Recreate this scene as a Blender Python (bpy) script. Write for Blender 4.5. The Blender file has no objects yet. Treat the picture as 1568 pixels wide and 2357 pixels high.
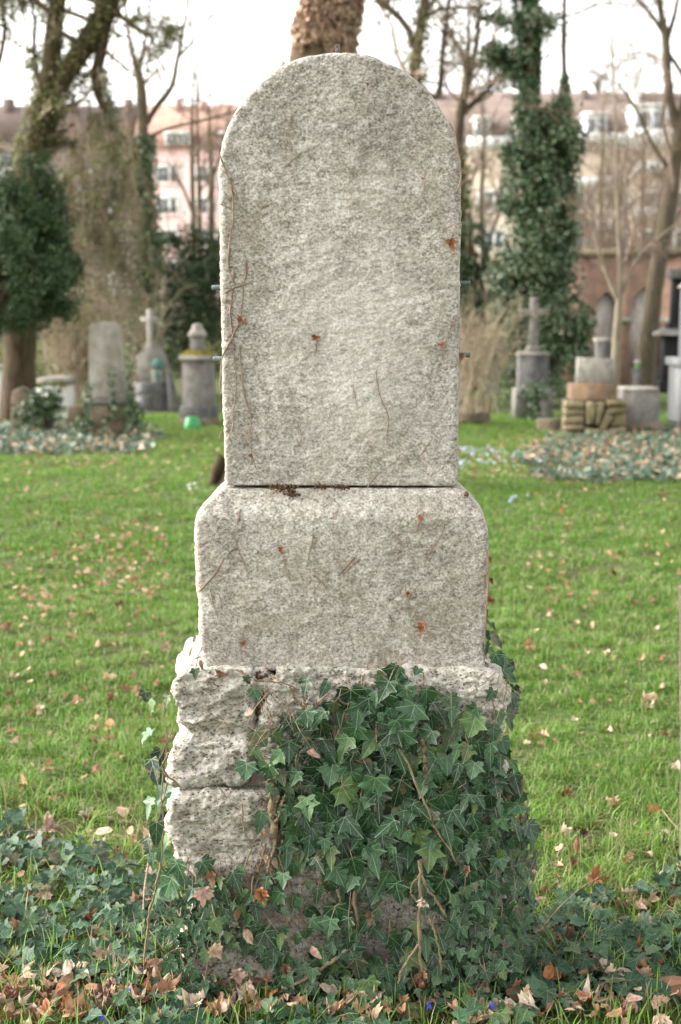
import bpy, math, random
import numpy as np
from mathutils import Vector, Matrix

SC = bpy.context.scene
COL = SC.collection
R = math.radians
rng = np.random.default_rng(7)
random.seed(7)

# ------------------------------------------------------------------ camera
FPX, CX, CY = 2357 * 50 / 36, 784.0, 1178.5
TILT, DIST, CAMH = R(7.63), 3.27, 1.59
cam_d = bpy.data.cameras.new('camera'); cam = bpy.data.objects.new('camera', cam_d); COL.objects.link(cam)
cam_d.sensor_fit = 'VERTICAL'; cam_d.sensor_height = 36; cam_d.lens = 50
cam_d.clip_start = 0.05; cam_d.clip_end = 900
cam.location = (0, -DIST, CAMH); cam.rotation_euler = (R(90) - TILT, 0, 0)
cam_d.dof.use_dof = True; cam_d.dof.focus_distance = 3.26; cam_d.dof.aperture_fstop = 4.0
cam_d.dof.aperture_blades = 0
SC.camera = cam

# ------------------------------------------------------------------ sky, sun, exposure
SUN_EL, SUN_ROT = 30, -80          # degrees; rotation measured clockwise from +Y
w = bpy.data.worlds.new('World'); SC.world = w; w.use_nodes = True
nt = w.node_tree; nt.nodes.clear()
sky = nt.nodes.new('ShaderNodeTexSky'); sky.sky_type = 'NISHITA'; sky.sun_disc = False
sky.sun_elevation = R(SUN_EL); sky.sun_rotation = R(SUN_ROT)
sky.air_density = 1.0; sky.dust_density = 4.0; sky.ozone_density = 1.0
hs = nt.nodes.new('ShaderNodeHueSaturation'); hs.inputs['Saturation'].default_value = 0.14
tint = nt.nodes.new('ShaderNodeMix'); tint.data_type = 'RGBA'; tint.blend_type = 'MULTIPLY'
tint.inputs[0].default_value = 1.0; tint.inputs[7].default_value = (1.0, 0.980, 0.925, 1)
bg = nt.nodes.new('ShaderNodeBackground'); bg.inputs[1].default_value = 0.15
wo = nt.nodes.new('ShaderNodeOutputWorld')
nt.links.new(sky.outputs[0], hs.inputs['Color']); nt.links.new(hs.outputs[0], tint.inputs[6])
nt.links.new(tint.outputs[2], bg.inputs[0]); nt.links.new(bg.outputs[0], wo.inputs[0])
sun_d = bpy.data.lights.new('sun', 'SUN'); sun_d.energy = 0.3; sun_d.angle = R(45); sun_d.color = (1, 0.95, 0.87)
sun = bpy.data.objects.new('sun', sun_d); COL.objects.link(sun)
sd = Vector((math.sin(R(SUN_ROT)) * math.cos(R(SUN_EL)), math.cos(R(SUN_ROT)) * math.cos(R(SUN_EL)), math.sin(R(SUN_EL))))
sun.rotation_euler = sd.to_track_quat('Z', 'Y').to_euler(); sun.location = (-6, -8, 14)
SC.view_settings.view_transform = 'Standard'; SC.view_settings.look = 'None'
SC.view_settings.gamma = 1; SC.view_settings.use_curve_mapping = False; SC.view_settings.exposure = 2.25

# ------------------------------------------------------------------ helpers: placing
def at(px, py, d):
    """Point at horizontal distance d from the camera seen at photo pixel (1568 x 2357)."""
    ct, st = math.cos(TILT), math.sin(TILT)
    a, b = (px - CX) / FPX, (CY - py) / FPX
    dy, dz = ct + b * st, -st + b * ct
    k = d / dy
    return np.array([a * k, -DIST + d, CAMH + dz * k])
def ground_d(py):
    ct, st = math.cos(TILT), math.sin(TILT); b = (CY - py) / FPX
    return CAMH * (ct + b * st) / (st - b * ct)
def gp(px, py): return at(px, py, ground_d(py))
def gps(px, py):
    ct, st = math.cos(TILT), math.sin(TILT); b = (CY - py) / FPX; a = (px - CX) / FPX
    k = CAMH / (st - b * ct)
    return np.stack([a * k, -DIST + (ct + b * st) * k, np.zeros_like(k)], -1)
def proj(P):
    q = P - np.array([0, -DIST, CAMH]); ct, st = math.cos(TILT), math.sin(TILT)
    f = q[:, 1] * ct - q[:, 2] * st; u = q[:, 1] * st + q[:, 2] * ct
    f = np.maximum(f, 1e-3)
    return CX + FPX * q[:, 0] / f, CY - FPX * u / f
def in_poly(x, y, poly):
    inside = np.zeros(len(x), bool); n = len(poly)
    for i in range(n):
        x0, y0 = poly[i]; x1, y1 = poly[(i + 1) % n]
        if y0 == y1: continue
        c = ((y0 > y) != (y1 > y)) & (x < (x1 - x0) * (y - y0) / (y1 - y0) + x0)
        inside ^= c
    return inside

# ------------------------------------------------------------------ helpers: noise
def _hash(ix, iy, iz, seed):
    h = (ix.astype(np.uint32) * np.uint32(374761393) + iy.astype(np.uint32) * np.uint32(668265263)
         + iz.astype(np.uint32) * np.uint32(2246822519) + np.uint32(seed * 3266489917 & 0xffffffff))
    h ^= h >> np.uint32(15); h *= np.uint32(2246822519); h ^= h >> np.uint32(13); h *= np.uint32(3266489917); h ^= h >> np.uint32(16)
    return h.astype(np.float64) / 2147483648.0 - 1.0
def vnoise(P, seed=0):
    i = np.floor(P).astype(np.int64); f = P - i; f = f * f * f * (f * (f * 6 - 15) + 10)
    out = 0
    for dx in (0, 1):
        wx = f[:, 0] if dx else 1 - f[:, 0]
        for dy in (0, 1):
            wy = f[:, 1] if dy else 1 - f[:, 1]
            for dz in (0, 1):
                wz = f[:, 2] if dz else 1 - f[:, 2]
                out = out + wx * wy * wz * _hash(i[:, 0] + dx, i[:, 1] + dy, i[:, 2] + dz, seed)
    return out
def fbm(P, octv=4, seed=0, gain=0.5):
    a, s, o = 1.0, 0, 0
    for k in range(octv):
        o = o + a * vnoise(P * 2.03 ** k + k * 17.3, seed + k); s += a; a *= gain
    return o / s

# ------------------------------------------------------------------ helpers: meshes and objects
class MB:
    """Collects vertices and faces (any of 3 or 4 corners) for one mesh."""
    def __init__(s): s.V, s.F, s.n, s.U, s.A = [], [], 0, [], []
    def add(s, V, faces, uv=None, att=None):
        V = np.asarray(V, float).reshape(-1, 3)
        for f in (faces if isinstance(faces, list) and len(faces) and isinstance(faces[0], np.ndarray) and faces[0].ndim == 2 else [np.asarray(faces, np.int64)]):
            if len(f): s.F.append(f + s.n)
        s.V.append(V); s.n += len(V)
        s.U.append(uv if uv is not None else np.zeros((len(V), 2))); s.A.append(att if att is not None else np.zeros(len(V)))
        return s
    def box(s, c, size, rot=None, taper=1.0):
        x, y, z = np.asarray(size) / 2
        v = np.array([[-x, -y, -z], [x, -y, -z], [x, y, -z], [-x, y, -z], [-x * taper, -y * taper, z], [x * taper, -y * taper, z], [x * taper, y * taper, z], [-x * taper, y * taper, z]])
        if rot is not None: v = v @ np.array(rot).T
        return s.add(v + np.asarray(c), np.array([[0, 3, 2, 1], [4, 5, 6, 7], [0, 1, 5, 4], [1, 2, 6, 5], [2, 3, 7, 6], [3, 0, 4, 7]]))
    def mesh(s, name, mat, smooth=False, off=(0, 0, 0)):
        V = np.concatenate(s.V) - np.asarray(off)
        return mesh_from(name, V, s.F, mat, smooth, np.concatenate(s.U), np.concatenate(s.A))
def mesh_from(name, V, F, mat, smooth=False, uv=None, att=None):
    me = bpy.data.meshes.new(name)
    me.vertices.add(len(V)); me.vertices.foreach_set('co', np.ascontiguousarray(V, np.float32).ravel())
    lv = np.concatenate([f.ravel() for f in F]).astype(np.int32)
    tot = np.concatenate([np.full(len(f), f.shape[1], np.int32) for f in F])
    st = np.zeros(len(tot), np.int32); st[1:] = np.cumsum(tot)[:-1]
    me.loops.add(len(lv)); me.loops.foreach_set('vertex_index', lv)
    me.polygons.add(len(tot)); me.polygons.foreach_set('loop_start', st)
    if smooth: me.polygons.foreach_set('use_smooth', np.ones(len(tot), bool))
    me.update(calc_edges=True)
    if uv is not None and np.any(uv):
        u = me.uv_layers.new(name='leaf'); u.data.foreach_set('uv', np.asarray(uv, np.float32)[lv].ravel())
    if att is not None and np.any(att):
        a = me.attributes.new('rnd', 'FLOAT', 'POINT'); a.data.foreach_set('value', np.asarray(att, np.float32))
    if mat: me.materials.append(mat)
    return me
ORG = {}
def org(o): return ORG.get(o.name, np.zeros(3)) if o is not None else np.zeros(3)
def put(name, me, parent=None, **props):
    o = bpy.data.objects.new(name, me); COL.objects.link(o)
    if parent is not None:
        o.parent = parent; ORG[o.name] = org(parent)
    for k, v in props.items(): o[k] = v
    return o
def build(mb, name, mat, parent=None, smooth=False, **props):
    return put(name, mb.mesh(name, mat, smooth, org(parent)), parent, **props)
def thing(name, loc, label, cat, group=None):
    o = bpy.data.objects.new(name, None); COL.objects.link(o); o.location = loc; o.empty_display_size = 0.1
    ORG[o.name] = np.asarray(loc, float)
    o['label'] = label; o['category'] = cat
    if group: o['group'] = group
    return o
def tag(o, label, cat, group=None):
    o['label'] = label; o['category'] = cat
    if group: o['group'] = group
    return o

# ------------------------------------------------------------------ helpers: tubes, branches
def tubes(mb, P, Rr, sides=5, cap=False, att=None):
    """Batch of tubes: P (N,k,3), Rr (N,k)."""
    P = np.asarray(P, float); Rr = np.asarray(Rr, float); N, k, _ = P.shape
    T = np.gradient(P, axis=1); T /= np.linalg.norm(T, axis=2, keepdims=True) + 1e-9
    ref = np.where(np.abs(T[:, :1, 2:3]) > 0.8, np.array([1.0, 0.13, 0]), np.array([0, 0.1, 1.0]))
    A = np.cross(T, np.broadcast_to(ref, T.shape)); A /= np.linalg.norm(A, axis=2, keepdims=True) + 1e-9
    B = np.cross(T, A)
    th = np.arange(sides) * 2 * np.pi / sides
    V = P[:, :, None, :] + Rr[:, :, None, None] * (np.cos(th)[None, None, :, None] * A[:, :, None, :] + np.sin(th)[None, None, :, None] * B[:, :, None, :])
    idx = np.arange(N * k * sides).reshape(N, k, sides)
    a, b = idx[:, :-1, :], idx[:, 1:, :]
    Fq = np.stack([a, np.roll(a, -1, 2), np.roll(b, -1, 2), b], -1).reshape(-1, 4)
    at_ = None if att is None else np.repeat(att, k * sides)
    fs = [Fq]
    if cap and sides in (3, 4): fs.append(idx[:, -1, :].reshape(-1, sides))
    mb.add(V.reshape(-1, 3), fs, None, at_)
def resample(pts, n):
    pts = np.asarray(pts, float); s = np.r_[0, np.cumsum(np.linalg.norm(np.diff(pts[:, :3], axis=0), axis=1))]
    t = np.linspace(0, s[-1], n)
    L = np.stack([np.interp(t, s, pts[:, j]) for j in range(pts.shape[1])], -1)
    for _ in range(2): L[1:-1] = 0.25 * L[:-2] + 0.5 * L[1:-1] + 0.25 * L[2:]
    return L
def limb(mb, pts, n=24, sides=12, rough=0.12, seed=0, jitter=0.0):
    """pts: rows x,y,z,r in world space -> a bumpy tapered tube; returns the resampled rows."""
    L = resample(pts, n)
    if jitter: L[1:-1, :3] += jitter * fbm(L[1:-1, :3] * 1.7 + seed, 2, seed)[:, None] * np.array([1, 1, 0.2])
    m2 = MB(); tubes(m2, L[None, :, :3], L[None, :, 3], sides)
    V = m2.V[0]; C = np.repeat(L[:, :3], sides, 0); rr = np.repeat(L[:, 3], sides)
    d = V - C
    nz = fbm(V * np.array([1, 1, 0.45]) / (np.mean(L[:, 3]) * 0.9 + 0.01), 3, seed)
    mb.add(C + d * (1 + rough * 2 * nz)[:, None], m2.F)
    return L
def plimb(mb, rows, d, **k):
    """rows: (px, py, width_px[, dd]) at distance d."""
    pts = []
    for r in rows:
        dd = d + (r[3] if len(r) > 3 else 0)
        p = at(r[0], r[1], dd); pts.append([*p, r[2] * dd / FPX / 2])
    return limb(mb, pts, **k)
def grow(L, n, ratio, ang, up, rr, k=5, t0=0.25, rad=0.5, wob=0.25, minlen=0.0):
    """Children for every polyline in L = (P (N,k,3), R (N,k)); n each."""
    P, Rd = L; N, kk, _ = P.shape
    ln = np.linalg.norm(P[:, -1] - P[:, 0], axis=1)
    i = np.repeat(np.arange(N), n); t = rr.uniform(t0, 1.0, len(i)) * (kk - 1)
    a = np.minimum(t.astype(int), kk - 2); f = (t - a)[:, None]
    S = P[i, a] * (1 - f) + P[i, a + 1] * f; r0 = Rd[i, a] * (1 - f[:, 0]) + Rd[i, a + 1] * f[:, 0]
    D = P[i, a + 1] - P[i, a]; D /= np.linalg.norm(D, axis=1, keepdims=True) + 1e-9
    q = rr.normal(size=D.shape); q -= (q * D).sum(1, keepdims=True) * D; q /= np.linalg.norm(q, axis=1, keepdims=True)
    th = np.radians(ang) * rr.uniform(0.6, 1.3, len(i))[:, None]
    D = D * np.cos(th) + q * np.sin(th)
    length = np.maximum(ln[i] * ratio * rr.uniform(0.5, 1.2, len(i)), minlen)
    out = [S]; st = (length / (k - 1))[:, None]
    for _ in range(k - 1):
        D = D + rr.normal(size=D.shape) * wob + np.array([0, 0, up]); D /= np.linalg.norm(D, axis=1, keepdims=True)
        out.append(out[-1] + D * st)
    C = np.stack(out, 1)
    return C, (r0 * rad)[:, None] * np.linspace(1, 0.35, k)[None]
def as_batch(Ls, k=8):
    Q = np.stack([resample(l, k) for l in Ls]); return Q[:, :, :3], Q[:, :, 3]

# ------------------------------------------------------------------ materials
def newmat(name):
    m = bpy.data.materials.new(name); m.use_nodes = True
    return m, m.node_tree, m.node_tree.nodes, m.node_tree.links, m.node_tree.nodes['Principled BSDF']
def noise_node(N, Lk, vec, scale, detail=4, rough=0.6, dist=0.0):
    n = N.new('ShaderNodeTexNoise'); n.inputs['Scale'].default_value = scale; n.inputs['Detail'].default_value = detail
    n.inputs['Roughness'].default_value = rough; n.inputs['Distortion'].default_value = dist
    if vec is not None: Lk.new(vec, n.inputs['Vector'])
    return n.outputs['Fac']
def ramp(N, Lk, fac, stops):
    r = N.new('ShaderNodeValToRGB'); e = r.color_ramp.elements
    while len(e) < len(stops): e.new(0.5)
    for el, (p, c) in zip(e, stops):
        el.position = p; el.color = (*c, 1) if len(c) == 3 else c
    if fac is not None: Lk.new(fac, r.inputs[0])
    return r.outputs[0]
def mixc(N, Lk, fac, a, b, mode='MIX'):
    m = N.new('ShaderNodeMix'); m.data_type = 'RGBA'; m.blend_type = mode
    for v, i in ((fac, 0), (a, 6), (b, 7)):
        if hasattr(v, 'is_linked'): Lk.new(v, m.inputs[i])
        elif i == 0: m.inputs[0].default_value = v
        else: m.inputs[i].default_value = (*v, 1)
    return m.outputs[2]
def mth(N, Lk, op, a, b=None, clamp=False):
    m = N.new('ShaderNodeMath'); m.operation = op; m.use_clamp = clamp
    for v, i in ((a, 0), (b, 1)):
        if v is None: continue
        if hasattr(v, 'is_linked'): Lk.new(v, m.inputs[i])
        else: m.inputs[i].default_value = v
    return m.outputs[0]
def objcoord(N, Lk, scale=(1, 1, 1)):
    t = N.new('ShaderNodeTexCoord'); m = N.new('ShaderNodeMapping'); m.inputs['Scale'].default_value = scale
    Lk.new(t.outputs['Object'], m.inputs['Vector']); return m.outputs[0]
def bump(N, Lk, bs, h, strength, dist, prev=None):
    b = N.new('ShaderNodeBump'); b.inputs['Strength'].default_value = strength; b.inputs['Distance'].default_value = dist
    Lk.new(h, b.inputs['Height'])
    if prev is not None: Lk.new(prev, b.inputs['Normal'])
    Lk.new(b.outputs[0], bs.inputs['Normal']); return b.outputs[0]
def rand_value(N, Lk):
    a = N.new('ShaderNodeAttribute'); a.attribute_name = 'rnd'; o = N.new('ShaderNodeObjectInfo')
    return mth(N, Lk, 'FRACT', mth(N, Lk, 'ADD', a.outputs['Fac'], o.outputs['Random']))

def stone_mat(name, stops, scale=90, stretch=(1, 1, 1.7), stain=(0.30, 0.29, 0.17), stain_amt=0.35, bstr=0.9, bdist=0.004, pits=0.0, patch=(0.72, 1.12), worn=False):
    m, t, N, Lk, bs = newmat(name)
    co = objcoord(N, Lk, stretch); c1 = objcoord(N, Lk)
    n1 = noise_node(N, Lk, co, scale, 6, 0.76, 0.3)
    n1b = noise_node(N, Lk, co, scale * 0.28, 5, 0.65, 0.4)
    mix = mth(N, Lk, 'ADD', mth(N, Lk, 'MULTIPLY', n1, 0.72), mth(N, Lk, 'MULTIPLY', n1b, 0.28))
    col = ramp(N, Lk, mix, stops)
    n2 = noise_node(N, Lk, c1, 3.2, 4, 0.6, 0.5)
    col = mixc(N, Lk, 1.0, col, ramp(N, Lk, n2, [(0.32, (patch[0],) * 3), (0.68, (patch[1],) * 3)]), 'MULTIPLY')
    n3 = noise_node(N, Lk, c1, 6.5, 5, 0.7, 0.8)
    sm = ramp(N, Lk, n3, [(0.50, (0, 0, 0)), (0.68, (1, 1, 1))])
    col = mixc(N, Lk, mth(N, Lk, 'MULTIPLY', sm, stain_amt), col, stain)
    h = mth(N, Lk, 'ADD', n1, mth(N, Lk, 'MULTIPLY', n1b, 1.2))
    if worn:
        st = noise_node(N, Lk, objcoord(N, Lk, (1, 1, 0.22)), 11, 4, 0.6, 0.6)
        col = mixc(N, Lk, 0.8, col, ramp(N, Lk, st, [(0.34, (0.80, 0.785, 0.76)), (0.62, (1.10, 1.10, 1.10))]), 'MULTIPLY')
        vs = N.new('ShaderNodeVectorMath'); vs.operation = 'SUBTRACT'; Lk.new(c1, vs.inputs[0]); vs.inputs[1].default_value = (0.03, 0.0, 1.55)
        vm_ = N.new('ShaderNodeVectorMath'); vm_.operation = 'MULTIPLY'; Lk.new(vs.outputs[0], vm_.inputs[0]); vm_.inputs[1].default_value = (3.6, 0.0, 2.1)
        vl = N.new('ShaderNodeVectorMath'); vl.operation = 'LENGTH'; Lk.new(vm_.outputs[0], vl.inputs[0])
        wn = mth(N, Lk, 'ADD', vl.outputs['Value'], mth(N, Lk, 'MULTIPLY', mth(N, Lk, 'SUBTRACT', noise_node(N, Lk, c1, 7, 6, 0.7, 0.4), 0.5), 2.4))
        col = mixc(N, Lk, mth(N, Lk, 'MULTIPLY', ramp(N, Lk, wn, [(0.10, (1, 1, 1)), (0.90, (0, 0, 0))]), 0.75), col, mixc(N, Lk, 0.60, (0.68, 0.655, 0.625), mixc(N, Lk, 1.0, col, (1.3, 1.3, 1.3), 'MULTIPLY')))
    if pits:
        v = N.new('ShaderNodeTexVoronoi'); v.inputs['Scale'].default_value = 95; Lk.new(co, v.inputs['Vector'])
        pm = ramp(N, Lk, mth(N, Lk, 'ADD', v.outputs['Distance'], mth(N, Lk, 'MULTIPLY', n1b, 0.5)), [(0.36, (0, 0, 0)), (0.54, (1, 1, 1))])
        col = mixc(N, Lk, mth(N, Lk, 'MULTIPLY', mth(N, Lk, 'SUBTRACT', 1.0, pm), pits), col, (0.09, 0.085, 0.07))
        h = mth(N, Lk, 'ADD', h, mth(N, Lk, 'MULTIPLY', pm, 0.5))
    Lk.new(col, bs.inputs['Base Color']); bs.inputs['Roughness'].default_value = 0.9; bs.inputs['Specular IOR Level'].default_value = 0.25
    bump(N, Lk, bs, h, bstr, bdist)
    return m
def plain_mat(name, c, rough=0.8, var=0.25, scale=6.0, spec=0.3, metal=0.0, stretch=(1, 1, 1), bstr=0.0, bdist=0.01):
    m, t, N, Lk, bs = newmat(name)
    co = objcoord(N, Lk, stretch); n = noise_node(N, Lk, co, scale, 5, 0.65, 0.4)
    lo = tuple(x * (1 - var) for x in c); hi = tuple(min(1, x * (1 + var)) for x in c)
    Lk.new(ramp(N, Lk, n, [(0.3, lo), (0.7, hi)]), bs.inputs['Base Color'])
    bs.inputs['Roughness'].default_value = rough; bs.inputs['Specular IOR Level'].default_value = spec; bs.inputs['Metallic'].default_value = metal
    if bstr: bump(N, Lk, bs, n, bstr, bdist)
    return m
def leaf_mat(name, stops, rough=0.5, transl=0.25, veins=None, spec=0.4, edge=None, tex=0.25, vscale=1.0):
    m, t, N, Lk, bs = newmat(name)
    rv = rand_value(N, Lk); col = ramp(N, Lk, rv, stops)
    h = None
    if veins is not None:
        u = N.new('ShaderNodeUVMap'); u.uv_map = 'leaf'; s = N.new('ShaderNodeSeparateXYZ'); Lk.new(u.outputs[0], s.inputs[0])
        x = mth(N, Lk, 'ABSOLUTE', s.outputs[0]); y = s.outputs[1]
        # blotches over the blade
        cm = N.new('ShaderNodeCombineXYZ'); Lk.new(s.outputs[0], cm.inputs[0]); Lk.new(y, cm.inputs[1]); Lk.new(mth(N, Lk, 'MULTIPLY', rv, 40), cm.inputs[2])
        bl = noise_node(N, Lk, cm.outputs[0], 3.0, 4, 0.6)
        col = mixc(N, Lk, 1.0, col, ramp(N, Lk, bl, [(0.3, (1 - tex,) * 3), (0.7, (1 + tex,) * 3)]), 'MULTIPLY')
        if edge is not None:
            em = ramp(N, Lk, mth(N, Lk, 'ADD', bl, mth(N, Lk, 'MULTIPLY', mth(N, Lk, 'POWER', mth(N, Lk, 'ABSOLUTE', mth(N, Lk, 'SUBTRACT', rv, 0.5)), 2.0), 0.9)), [(0.76, (0, 0, 0)), (0.82, (1, 1, 1))])
            col = mixc(N, Lk, em, col, edge)
        vm = None
        for ang, wd in ((0, 0.016), (61, 0.013), (100, 0.012), (28, 0.006)):
            ca, sa = math.cos(R(ang)), math.sin(R(ang))
            y0 = mth(N, Lk, 'SUBTRACT', y, 0.22) if ang == 28 else y
            al = mth(N, Lk, 'ADD', mth(N, Lk, 'MULTIPLY', x, sa), mth(N, Lk, 'MULTIPLY', y0, ca))
            pe = mth(N, Lk, 'ABSOLUTE', mth(N, Lk, 'SUBTRACT', mth(N, Lk, 'MULTIPLY', x, ca), mth(N, Lk, 'MULTIPLY', y0, sa)))
            k = mth(N, Lk, 'SUBTRACT', 1.0, mth(N, Lk, 'DIVIDE', pe, wd * 1.15 * vscale), True)
            k = mth(N, Lk, 'MULTIPLY', k, mth(N, Lk, 'GREATER_THAN', al, 0.0))
            vm = k if vm is None else mth(N, Lk, 'MAXIMUM', vm, k)
        vo = N.new('ShaderNodeTexVoronoi'); vo.feature = 'DISTANCE_TO_EDGE'; vo.inputs['Scale'].default_value = 7; Lk.new(cm.outputs[0], vo.inputs['Vector'])
        net = mth(N, Lk, 'MULTIPLY', mth(N, Lk, 'SUBTRACT', 1.0, mth(N, Lk, 'MULTIPLY', vo.outputs['Distance'], 16.0), True), 0.22)
        vm = mth(N, Lk, 'MAXIMUM', vm, net)
        col = mixc(N, Lk, mth(N, Lk, 'MULTIPLY', vm, 0.85), col, veins)
        h = mth(N, Lk, 'ADD', mth(N, Lk, 'MULTIPLY', vm, -0.5), bl)
        bump(N, Lk, bs, h, 0.35, 0.003)
    Lk.new(col, bs.inputs['Base Color']); bs.inputs['Roughness'].default_value = rough; bs.inputs['Specular IOR Level'].default_value = spec
    if transl:
        tr = N.new('ShaderNodeBsdfTranslucent'); Lk.new(col, tr.inputs[0]); ms = N.new('ShaderNodeMixShader'); ms.inputs[0].default_value = transl
        Lk.new(bs.outputs[0], ms.inputs[1]); Lk.new(tr.outputs[0], ms.inputs[2]); Lk.new(ms.outputs[0], N['Material Output'].inputs[0])
    return m
def bark_mat(name, a, b, moss=None, amt=0.5, scale=14):
    m, t, N, Lk, bs = newmat(name)
    co = objcoord(N, Lk, (1, 1, 0.28)); n = noise_node(N, Lk, co, scale, 6, 0.7, 0.6)
    col = ramp(N, Lk, n, [(0.32, a), (0.66, b)])
    if moss:
        n2 = noise_node(N, Lk, objcoord(N, Lk), 2.6, 4, 0.6)
        col = mixc(N, Lk, mth(N, Lk, 'MULTIPLY', ramp(N, Lk, n2, [(0.42, (0, 0, 0)), (0.62, (1, 1, 1))]), amt), col, moss)
    Lk.new(col, bs.inputs['Base Color']); bs.inputs['Roughness'].default_value = 0.9; bs.inputs['Specular IOR Level'].default_value = 0.2
    bump(N, Lk, bs, n, 0.8, 0.03)
    return m

M = {}
M['granite'] = stone_mat('weathered granite', [(0.33, (0.058, 0.047, 0.037)), (0.43, (0.215, 0.190, 0.164)), (0.51, (0.400, 0.370, 0.337)), (0.62, (0.65, 0.62, 0.585))], 165, (1, 1, 1.2), (0.26, 0.22, 0.14), 0.42, 0.7, 0.0035, 0.0, (0.82, 1.14), worn=True)
M['rock'] = stone_mat('rough tufa', [(0.35, (0.075, 0.064, 0.048)), (0.43, (0.34, 0.305, 0.25)), (0.51, (0.59, 0.555, 0.495)), (0.60, (0.78, 0.75, 0.70))], 80, (1, 1, 1.4), (0.15, 0.138, 0.09), 0.36, 1.0, 0.009, 0.85, (0.70, 1.16))
M['verdigris'] = plain_mat('verdigris bronze', (0.10, 0.135, 0.13), 0.6, 0.5, 60, 0.4, 0.2)
M['iron'] = plain_mat('dull iron', (0.13, 0.11, 0.11), 0.6, 0.3, 60, 0.4, 0.4)
M['moss'] = plain_mat('dry brown moss', (0.13, 0.075, 0.045), 0.95, 0.6, 120, 0.1, 0, (1, 1, 1), 1.0, 0.004)
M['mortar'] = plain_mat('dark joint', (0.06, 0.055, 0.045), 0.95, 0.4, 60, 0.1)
M['ivy'] = leaf_mat('ivy leaf', [(0.0, (0.006, 0.022, 0.008)), (0.30, (0.012, 0.042, 0.016)), (0.60, (0.023, 0.068, 0.027)), (0.84, (0.046, 0.108, 0.044)), (0.94, (0.070, 0.130, 0.028)), (0.98, (0.045, 0.045, 0.020)), (1.0, (0.045, 0.048, 0.034))], 0.40, 0.06, (0.28, 0.40, 0.23), 0.36, (0.10, 0.065, 0.035))
M['ivy_ground'] = leaf_mat('ground ivy leaf', [(0.0, (0.009, 0.030, 0.014)), (0.45, (0.021, 0.058, 0.029)), (0.8, (0.038, 0.085, 0.043)), (0.95, (0.060, 0.100, 0.034)), (1.0, (0.055, 0.050, 0.032))], 0.48, 0.05, (0.14, 0.21, 0.12), 0.22, (0.13, 0.09, 0.055))
M['stem'] = bark_mat('ivy stem', (0.17, 0.115, 0.07), (0.36, 0.27, 0.18), (0.14, 0.16, 0.06), 0.3, 60)
M['dry_stem'] = bark_mat('dry tendril', (0.22, 0.14, 0.09), (0.44, 0.33, 0.25), None, 0, 60)
M['dry_leaf'] = leaf_mat('dry leaf', [(0.0, (0.13, 0.060, 0.034)), (0.2, (0.26, 0.125, 0.065)), (0.45, (0.42, 0.26, 0.16)), (0.7, (0.52, 0.36, 0.24)), (0.9, (0.58, 0.45, 0.34)), (1.0, (0.34, 0.12, 0.045))], 0.7, 0.18, (0.24, 0.14, 0.085), 0.25, None, 0.3)
def solid_leaf(name, c): return leaf_mat(name, [(0.0, tuple(x * 0.75 for x in c)), (1.0, tuple(min(1, x * 1.2) for x in c))], 0.65, 0.18, tuple(x * 0.6 for x in c), 0.25, tuple(x * .55 for x in c), 0.45)
DRY = {'dark brown': (0.11, 0.060, 0.040), 'chestnut brown': (0.21, 0.110, 0.065), 'tan': (0.36, 0.245, 0.165), 'pale beige': (0.50, 0.40, 0.32),
       'rusty orange': (0.30, 0.120, 0.050), 'pinkish tan': (0.40, 0.265, 0.215)}
DM = {k: solid_leaf('dry leaf ' + k, v) for k, v in DRY.items()}
M['grass'] = leaf_mat('grass blade', [(0.0, (0.038, 0.100, 0.008)), (0.30, (0.090, 0.200, 0.018)), (0.62, (0.155, 0.285, 0.038)), (0.84, (0.215, 0.340, 0.080)), (0.89, (0.30, 0.40, 0.17)), (0.95, (0.37, 0.30, 0.20)), (1.0, (0.27, 0.19, 0.12))], 0.50, 0.38, None, 0.25)  # pale green stop paints sky gleams into some blades; last stops are straw
M['bluebell'] = plain_mat('blue petal', (0.06, 0.11, 0.62), 0.5, 0.25, 200, 0.3)
M['plantgreen'] = plain_mat('fresh green stem', (0.07, 0.17, 0.03), 0.5, 0.3, 40, 0.4)
M['yew'] = leaf_mat('yew needle', [(0.0, (0.014, 0.036, 0.011)), (0.5, (0.034, 0.076, 0.024)), (0.85, (0.060, 0.115, 0.038)), (1.0, (0.095, 0.14, 0.05))], 0.5, 0.1)
M['conifer'] = leaf_mat('conifer spray', [(0.0, (0.018, 0.040, 0.016)), (0.5, (0.040, 0.074, 0.027)), (1.0, (0.078, 0.115, 0.042))], 0.6, 0.12)
M['ivy_far'] = leaf_mat('tree ivy leaf', [(0.0, (0.028, 0.058, 0.023)), (0.4, (0.062, 0.108, 0.046)), (0.75, (0.105, 0.160, 0.080)), (0.92, (0.16, 0.20, 0.12)), (1.0, (0.17, 0.15, 0.08))], 0.42, 0.15)
M['ivy_bed'] = leaf_mat('bed ivy leaf', [(0.0, (0.022, 0.050, 0.026)), (0.4, (0.045, 0.088, 0.050)), (0.7, (0.085, 0.135, 0.085)), (0.86, (0.15, 0.19, 0.13)), (0.9, (0.30, 0.22, 0.15)), (1.0, (0.40, 0.30, 0.22))], 0.33, 0.1)  # pale grey-green stops imitate sky glints on flat leaves; beige ones are dead leaves
M['olive'] = leaf_mat('olive brown leaf', [(0.0, (0.075, 0.075, 0.026)), (0.35, (0.14, 0.14, 0.05)), (0.6, (0.20, 0.185, 0.08)), (0.85, (0.095, 0.155, 0.042)), (1.0, (0.24, 0.18, 0.115))], 0.7, 0.3)
M['brownleaf'] = leaf_mat('clinging brown leaf', [(0.0, (0.19, 0.115, 0.075)), (0.5, (0.42, 0.285, 0.20)), (0.9, (0.58, 0.42, 0.31)), (1.0, (0.08, 0.095, 0.035))], 0.75, 0.2)
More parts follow.
